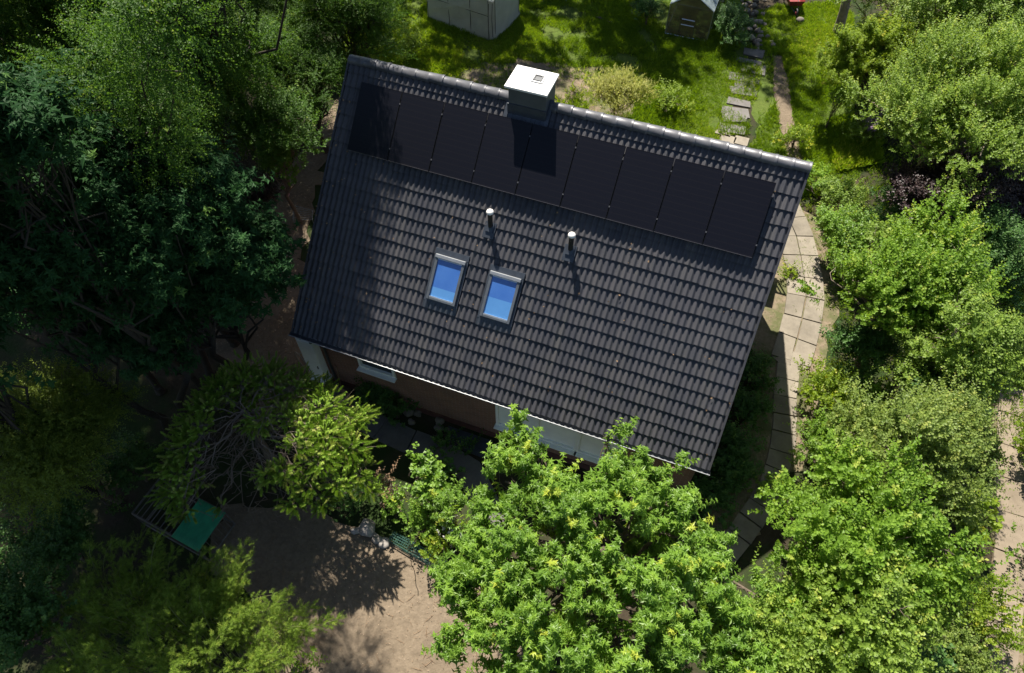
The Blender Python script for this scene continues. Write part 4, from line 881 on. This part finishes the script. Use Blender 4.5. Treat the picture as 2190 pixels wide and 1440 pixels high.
# the big sunny maple before the house
def big_maple():
    rng=np.random.default_rng(61); c=G(1290,1250,4.0); lb=[]
    for (u,v,z,r) in ((1110,905,4.6,.20),(1108,965,4.5,.33),(1080,1030,4.3,.50),(1070,1110,3.9,.48),(1190,1050,4.6,.40),(1302,935,5.0,.20),(1295,1020,4.7,.36),(1375,1030,4.6,.38),(1425,1075,4.4,.44),(1210,1080,4.7,.62),(1330,1090,4.8,.62),(1450,1150,4.2,.52),(1520,1150,3.9,.30),(1120,1190,4.1,.66),(1010,1200,3.7,.55),(990,1290,3.5,.52),(1080,1290,4.0,.62),(1180,1290,4.4,.66),(1280,1230,4.6,.62),(1230,1180,4.4,.5),(1360,1290,4.5,.62),(1420,1230,4.4,.58),(1500,1260,4.0,.58),(1010,1370,3.3,.50),(1100,1400,3.7,.62),(1220,1400,4.1,.62),(1330,1420,4.1,.62),(1440,1380,4.1,.60),(1540,1340,3.8,.55),(1560,1430,3.6,.55),(1640,1290,3.3,.34),(1120,1490,3.5,.6),(1260,1500,3.8,.6),(1400,1500,3.8,.6),(1440,1000,4.3,.16),(1122,1010,4.3,.32),(1160,1055,4.3,.34),(1085,985,4.3,.26),(1030,1290,2.8,.4),(1250,1330,2.6,.6),(1150,1130,2.6,.55),(1400,1150,2.6,.6)):
        p=G(u,v,z); lb.append((*p,r*.90,r*.90,r*1.12))
    return tree('maple_tree','large sunlit maple with yellow leaf tips in front of the eaves','tree',c,(2,2,2),0,'maple',2.0,'maple',61,trunk=.17,lobes=lb,nt=4,base=G(1290,1190),sk=dict(up=.8,out=.75,jit=.3,rmin=.35,cl=4,cs=.11))
big_maple()

# right-hand side: trees and shrubs along the paved path and the garden
def rt(name,label,cat,px,R,nl,kind,cover,mat,seed,**k): return tree(name,label,cat,G(*px),tuple(1.1*q for q in R),nl,kind,cover,mat,seed,'trees right of the house',**k)
rt('hawthorn_tree','broad grey-green small-leaved tree beyond the purple tree','tree',(2060,260,4.0),(3.1,2.8,2.3),34,'small',.80,'hawthorn',71,trunk=.13,lr=(.24,.36),bark='paleb')
rt('maple_tree','yellow-green maple by the tree trunk at the far lawn','tree',(1885,140,2.5),(2.4,1.5,1.2),24,'maple',1.2,'lime',72,trunk=.11,lmul=.85)
rt('leafy_tree','grey-green tree behind the yellow-green maple','tree',(1960,25,3.4),(2.4,2.0,1.9),18,'small',.8,'greyleaf',73,trunk=.12)
rt('leafy_tree','bright green tree in the far upper corner','tree',(2090,60,5.0),(2.3,2.1,2.0),18,'medium',.8,'hawthorn',74,trunk=.12)
rt('leafy_tree','dark green tree at the upper frame edge right of the others','tree',(2240,110,4.6),(2.0,2.0,2.0),14,'medium',.8,'deep',75,trunk=.12)
rt('plum_tree','purple-leaved plum tree beyond the paved path','tree',(2040,445,2.3),(2.6,1.5,1.3),20,'medium',.75,'purple',76,trunk=.10)
rt('plum_tree','small purple-leaved tree at the frame edge','tree',(2180,470,2.2),(1.3,1.2,1.3),9,'medium',.7,'purple',77,trunk=.07)
rt('green_tree','dark green tree between the purple tree and the frame edge','tree',(2110,570,2.5),(1.5,1.5,1.6),12,'medium',.8,'deep',78,trunk=.08)
rt('apple_tree','round yellow-green tree beside the sunny paved path','tree',(1930,640,3.2),(2.05,1.9,1.9),24,'small',.85,'hornbeam',79,lmul=1.2,trunk=.11,lr=(.25,.38),bark='paleb')
rt('apple_tree','dense apple tree between the round tree and the far path','tree',(2030,760,3.0),(1.6,1.6,1.8),18,'medium',.85,'hawthorn',80,trunk=.10,lr=(.25,.38),bark='paleb')
rt('pear_tree','grey-green tree with bare twigs below the apple tree','tree',(1930,960,3.0),(2.2,1.9,1.7),24,'small',.72,'greyleaf',81,trunk=.11,lr=(.24,.36),bark='paleb',twr=.02)
rt('hornbeam_tree','bright green tree next to the big maple and the path','tree',(1822,1170,3.2),(2.0,1.9,1.8),26,'small',.9,'hornbeam',82,trunk=.11,lr=(.24,.36),lmul=1.3)
rt('hornbeam_tree','bright green tree at the lower frame edge beside the big maple','tree',(1820,1370,3.2),(2.1,1.7,1.7),22,'small',.9,'hawthorn',83,trunk=.10,lr=(.25,.38),lmul=1.3)
rt('green_tree','mid-green tree filling the gap between the two bright trees and the big maple','tree',(1655,1385,2.8),(1.15,1.1,1.3),12,'small',.9,'hawthorn',84,trunk=.08)
R_=lambda label,px,R,nl,kind,cover,mat,seed,**k: bush(label,G(*px),R,nl,kind,cover,mat,seed,group='shrubs right of the house',**k)
R_('dense dark green shrub at the bend of the paved path',(1800,520,1.1),(1.0,1.3,1.0),10,'medium',.85,'maple',91)
R_('mid-green shrub with bare twigs above the round tree',(1890,520,1.8),(1.0,.9,1.0),9,'broad',.6,'hawthorn',92)
R_('dark green shrub at the lower side of the round tree',(1850,760,1.6),(1.3,1.0,1.2),11,'medium',.8,'deep',93)
R_('low bright shrub along the path, below the dark shrub',(1770,850,.9),(.7,1.3,.7),9,'small',.9,'lime',94)
R_('light green shrub bordering the shaded slabs',(1760,960,1.0),(.8,1.0,.9),9,'small',.9,'hornbeam',95)
R_('deep green shrub between the round tree and the pear tree',(1980,860,1.8),(1.3,1.1,1.3),10,'medium',.8,'deep',96)
R_('lime yellow shrub on the near side of the far path',(2060,1120,.9),(.8,.9,.8),9,'broad',.7,'lime',97)
R_('olive shrub in the shade beside the far path',(2060,960,.8),(.8,1.5,.8),10,'medium',.7,'olive',98)
R_('lime yellow shrub beside the far path, near the frame bottom',(2085,1320,.8),(.7,.8,.7),8,'small',.8,'lime',99)
R_('grey-green shrub in the lower corner',(2040,1420,.9),(1.0,.7,.8),8,'small',.9,'greyleaf',100)
R_('small green plant on the bare soil by the far path',(2050,1215,.4),(.5,.45,.4),5,'broad',.6,'hawthorn',101)
R_('bright shrub on the far side of the far path',(2205,960,.6),(.6,1.8,.7),9,'small',.8,'lime',102)
R_('bright shrub beyond the far path, upper end',(2190,700,.4),(.5,.9,.5),6,'small',.7,'lime',103)
R_('low green shrub beyond the far path near the bottom',(2215,1200,.4),(.5,.7,.5),6,'small',.8,'hornbeam',104)
R_('green shrub between the purple tree and the paved path',(1790,420,.9),(.9,1.0,.8),9,'medium',.8,'hawthorn',105)
R_('low leafy shrub at the gable end of the roof ridge',(1745,390,.5),(.7,.8,.5),8,'broad',.6,'hornbeam',106)
R_('yellow-green herb patch above the gable end of the ridge',(1700,300,.35),(1.0,.6,.35),7,'small',.7,'lime',107)
R_('tangle of bare-stemmed shrub under the yellow-green maple',(1860,235,.7),(1.1,.7,.6),8,'small',.22,'deep',108,nt=9,twr=.02)
R_('small sapling with a long thin shadow on the lawn',(1795,210,1.5),(.55,.55,.6),7,'medium',.5,'hornbeam',109)
R_('lilac-flowered shrub by the long grass',(1865,275,.8),(.6,.5,.5),6,'small',.35,'lilac',110)
R_('dark shrub beneath the purple tree',(1900,500,.9),(1.2,.9,.8),8,'medium',.7,'deep',111)
R_('mid-green shrub under the bright green tree by the shaded slabs',(1720,1090,1.2),(.8,.9,.8),8,'small',.8,'hornbeam',112)
rng=np.random.default_rng(55)
for i,(u,v) in enumerate(((1850,300),(1960,420),(2080,330),(2160,300),(2150,200),(1950,520),(2060,640),(2120,700),(1960,740),(2060,880),(1840,880),(1830,1010),(1900,1080),(2000,1010),(1960,1220),(1930,1330),(1720,1250),(1900,1430),(1990,600),(1840,600),(2180,620))):
    R_('green undergrowth shrub between the right-hand trees',(u+rng.normal()*8,v+rng.normal()*8,.7),(rng.uniform(.8,1.2),rng.uniform(.8,1.2),rng.uniform(.6,1.0)),8,('small','medium','broad')[i%3],.6,('hawthorn','deep','hornbeam','greyleaf')[i%4],900+i)
# behind the house
bush('pale yellow-green shrub right behind the roof ridge',G(1320,205,1.3),(1.75,1.3,1.1),22,'tiny',.5,'yellow',121,lr=(.2,.32),sk=dict(up=.6,out=.8,jit=.5),bark='paleb',group='plants behind the ridge')
bush('low green plant beside the chimney, behind the ridge',G(1060,225,.4),(.9,.5,.4),7,'broad',.5,'hornbeam',122,group='plants behind the ridge')
bush('tall sunlit weed patch near the shaded ridge end',G(880,105,.5),(.75,.9,.5),9,'medium',.6,'lime',123,group='plants behind the ridge')
bush('green bush beside the glass greenhouse',G(1560,60,.8),(.6,1.6,.8),10,'medium',.7,'deep',124,group='plants behind the ridge')
bush('leafy plant on the lawn behind the pale yellow-green shrub',G(1420,215,.4),(1.0,.8,.4),8,'medium',.5,'lime',125,group='plants behind the ridge')
bush('small bush at the shaded ridge end, beside the corner tree',G(715,165,.5),(.9,.8,.5),8,'medium',.7,'birch',127,group='plants behind the ridge')
bush('dark bush left of the glass greenhouse',G(1385,30,.6),(.8,.9,.6),8,'medium',.6,'deep',126,group='plants behind the ridge')
# beds at the front and the gable
F_=lambda label,px,R,nl,kind,cover,mat,seed,**k: bush(label,G(*px),R,nl,kind,cover,mat,seed,group='bed plants around the house',**k)
F_('round-leaved shrub in the bed before the concrete path',(910,1040,1.3),(.55,.75,.7),9,'broad',.75,'maple',131)
F_('pointed-leaved shrub between the round-leaved shrub and the maple',(965,1085,1.3),(.45,.65,.6),7,'maple',.7,'maple',132,lmul=.7)
F_('low bright green ground cover at the edge of the stones',(900,1130,.4),(.75,.65,.4),9,'small',.9,'maple',133)
F_('lime green ground cover beside the rolled net',(950,1160,.4),(.55,.4,.35),7,'small',.9,'lime',134)
F_('shrub with white flower heads at the edge of the maple',(968,1140,.8),(.3,.3,.25),4,'tiny',.4,'flower',135)
F_('dark low shrub under the spruce',(750,1070,.35),(.55,.4,.35),6,'tiny',.9,'deep',136)
F_('brown withered plant between the spruce and the round-leaved shrub',(825,1050,.5),(.45,.75,.4),7,'small',.22,'litter',137,bark='twig',nt=7)
F_('leafy plant between the withered plant and the stones',(845,1085,.35),(.4,.4,.35),6,'small',.8,'maple',142)
F_('dark ivy mound under the small window',(800,845,.35),(.9,.55,.4),9,'medium',.8,'deep',138)
F_('dark ivy mound left of the rubble stones',(850,880,.3),(.6,.5,.3),7,'medium',.8,'deep',139)
F_('low weeds beside the concrete path, in shade',(955,945,.2),(.7,.35,.22),6,'small',.8,'deep',140)
F_('dark plants between the concrete path and the sunny bed',(940,1010,.3),(.6,.5,.3),7,'broad',.7,'deep',141)
for i,(u,v,lab) in enumerate(((1610,800,'shaded ground cover where the slabs begin'),(1585,880,'shaded bushy plant in the upper gable bed'),(1560,960,'shaded bushy plant in the middle gable bed'),(1550,1030,'shaded plant beside the eaves corner'),(1490,1090,'shaded leafy plant in the lower gable bed'),(1565,1015,'shaded plant bordering the slab path'))):
    F_(lab,(u,v,.35),(.8,.75,.4),9,'medium',.75,'deep',150+i)
F_('small weed growing between the shaded slabs',(1640,1050,.12),(.25,.2,.12),4,'small',.7,'hawthorn',160)
F_('tuft of weeds at the edge of the sunny slabs',(1690,580,.12),(.22,.5,.15),5,'small',.7,'lime',161)
F_('small leafy plant in the corner by the bamboo',(650,1428,.3),(.4,.3,.3),5,'small',.7,'hornbeam',162)
# out of sight beyond the far end of the lawn: the trees whose shade lies on it
for i,(x,y,z0,z1,R,lab) in enumerate(((-8.5,38,5,20,3.6,'tall tree beyond the shaded end of the lawn'),(-2.5,37.5,5,18,3.6,'tall tree beyond the polythene greenhouse shading the lawn'),(3.5,38.5,5,18,3.6,'tall tree beyond the garden table shading the lawn'),(9.4,37,5,16.5,2.7,'tall tree beyond the rubble heap shading the stepping slabs'))):
    tall(lab,x,y,z0,z1,R,700+i,'birch','medium',n=56,cover=.42,lmul=1.5)
rng=np.random.default_rng(5); b=G(1792,70); t=tall('tall tree whose curved trunk shows beyond the yellow-green maple',b[0]-.7,b[1],4.2,8.0,2.0,710,'birch','medium',n=18,cover=.5,lmul=1.3)
for ch_ in list(t.children):
    if ch_.name.startswith('trunk'):
        bpy.data.objects.remove(ch_); m=MB(); m.tube([(.70,0,-.1),(.60,.05,1.0),(.42,.1,2.2),(.34,.12,3.4),(.2,.1,5.0),(.0,0,7.5)],[.24,.20,.18,.16,.14,.11],10); o=m.build('trunk',M['paleb'],t,smooth=True)

# ------------------------------------------------------------------ grass, weeds and fallen leaves: uncountable
def inside(P,poly):
    x,y=P[:,0],P[:,1]; r=np.zeros(len(P),bool); q=np.array(poly); j=len(q)-1
    for i in range(len(q)):
        c=((q[i,1]>y)!=(q[j,1]>y))&(x<(q[j,0]-q[i,0])*(y-q[i,1])/(q[j,1]-q[i,1]+1e-12)+q[i,0]); r^=c; j=i
    return r
def vnoise(P,s,seed):
    r=np.random.default_rng(seed); k=r.normal(size=(8,2))*s; p=r.random(8)*6.28; return sum(np.sin(P@kk+pp) for kk,pp in zip(k,p))/8
def tufts(name,poly,dens,ln,seed,mat='grass',blades=6,thin=.0,avoid=()):
    rng=np.random.default_rng(seed); q=np.array(poly); lo,hi=q.min(0),q.max(0); n=int(dens*np.prod(hi-lo)); P=lo+rng.random((n,2))*(hi-lo)
    P=P[inside(P,q)]; P=P[vnoise(P,1.6,seed)>thin+rng.normal(size=len(P))*.08]
    for a in avoid: P=P[~inside(P,a)]
    n=len(P); B=np.repeat(np.c_[P,np.zeros(n)],blades,0); N_=len(B); B[:,:2]+=rng.normal(size=(N_,2))*.035
    a=rng.random(N_)*6.28; tl=rng.uniform(.25,.95,N_); X=np.stack([np.cos(a)*tl,np.sin(a)*tl,np.ones(N_)],-1); N=rng.normal(size=(N_,3))+np.array([0,-.3,.8])
    hgt=ln*(1+.5*np.clip(vnoise(P,.9,seed+1)*2,-1,1)); t=np.clip(rng.normal(.35,.2,N_)+np.repeat(vnoise(P,.7,seed+2),blades)*.6,0,1)
    mb=MB(); place(mb,T_blade(.055),B,X,N,np.repeat(hgt,blades)*rng.uniform(.6,1.3,N_),t)
    return tag(mb.build(name,M[mat]),kind='stuff')
hp=[HW(x,y,0)[:2] for x,y in ((-.3,-6),(LEN+.3,-6),(LEN+.3,6.5),(-.3,6.5))]
gp=[px_poly(p) for p in (((917,41),(1055,88),(1100,36),(960,-20)),((1422,72),(1511,90),(1545,-20),(1440,-40)))]
stp=px_poly([(1570,100),(1640,100),(1600,290),(1530,290)])
tufts('lawn_grass',POLY['lawn'],300,.13,801,thin=-.22,avoid=[hp,*gp,stp,POLY['mid']])
tufts('lawn_weeds',POLY['lawn'],40,.22,802,thin=.12,blades=9,avoid=[hp,*gp,stp])
trk=px_poly([(1652,120),(1672,120),(1690,200),(1700,290),(1722,360),(1690,350),(1668,280),(1655,200)])
tufts('bare_patch_grass',POLY['mid'],190,.12,815,thin=-.02)
tufts('side_grass',POLY['rlawn'],300,.15,803,thin=-.25,avoid=[trk,stp])
tufts('track_weeds',trk,70,.10,810,thin=.0)
tufts('long_grass',px_poly([(1770,260),(1860,250),(1880,350),(1790,370)]),420,.34,804,thin=-1,blades=8)
tufts('far_grass',POLY['flawn'],220,.12,805,thin=-.2)
tufts('path_weeds',POLY['right'],30,.12,806,thin=.2,blades=8,avoid=[hp])
tufts('track_grass',POLY['fpath'],30,.10,807,thin=.2,blades=8)
tufts('undergrowth_grass',wavy(px_poly([(1640,330),(2190,200),(2250,900),(2150,1500),(1650,1500),(1740,1000),(1790,800)]),1,.2,9),46,.16,808,thin=-.2,blades=7)
tufts('step_weeds',stp,210,.13,809,thin=-.10,blades=7)
def litter(name,poly,n,seed,size=.05,mat='litter'):
    rng=np.random.default_rng(seed); q=np.array(poly); lo,hi=q.min(0),q.max(0); P=lo+rng.random((n,2))*(hi-lo); P=P[inside(P,q)]; n=len(P)
    B=np.c_[P,rng.uniform(.05,.065,n)]; X=np.c_[rng.normal(size=(n,2)),rng.normal(size=n)*.2]; N=np.c_[rng.normal(size=(n,2))*.3,np.ones(n)]
    mb=MB(); place(mb,T_oval(.3),B,X,N,size*rng.uniform(.4,1.3,n),rng.random(n)); return tag(mb.build(name,M[mat]),kind='stuff')
litter('yard_litter',POLY['soil'],2600,811,.03)
litter('strip_litter',POLY['side'],6500,812,.05)
litter('path_litter',POLY['right'],2600,813,.035)
litter('lawn_litter',POLY['mid'],900,814,.05)
litter('track_litter',POLY['fpath'],1500,815,.04)
rng=np.random.default_rng(820); q=np.array(POLY['soil']); P=q.min(0)+rng.random((420,2))*(q.max(0)-q.min(0)); P=P[inside(P,q)]; n=len(P); a=rng.random(n)*6.28
mb=MB(); place(mb,T_blade(.022),np.c_[P,np.full(n,.035)],np.c_[np.cos(a),np.sin(a),np.zeros(n)],np.tile(UPV,(n,1)),rng.uniform(.08,.34,n),rng.random(n)*.5); tag(mb.build('yard_twigs',M['litter']),kind='stuff')
# leaves and needles fallen on the roof, mostly under the trees
n=170; u=LEN*rng.random(n)**2.2; v=.6+rng.random(n)*(SLO-.7); B=np.array([HW(*RF(a_,b_,.045)) for a_,b_ in zip(u,v)]); nw=ex*0+np.array(ey)*(-SA)+UPV*CA; sw=-np.array(ey)*CA-UPV*SA
a=rng.random(n)*6.28; X=np.cos(a)[:,None]*ex+np.sin(a)[:,None]*sw; mb=MB(); place(mb,T_oval(.35),B,X,nw+.3*rng.normal(size=(n,3)),rng.uniform(.025,.07,n),rng.random(n)*.8); tag(mb.build('roof_litter',M['litter']),kind='stuff')
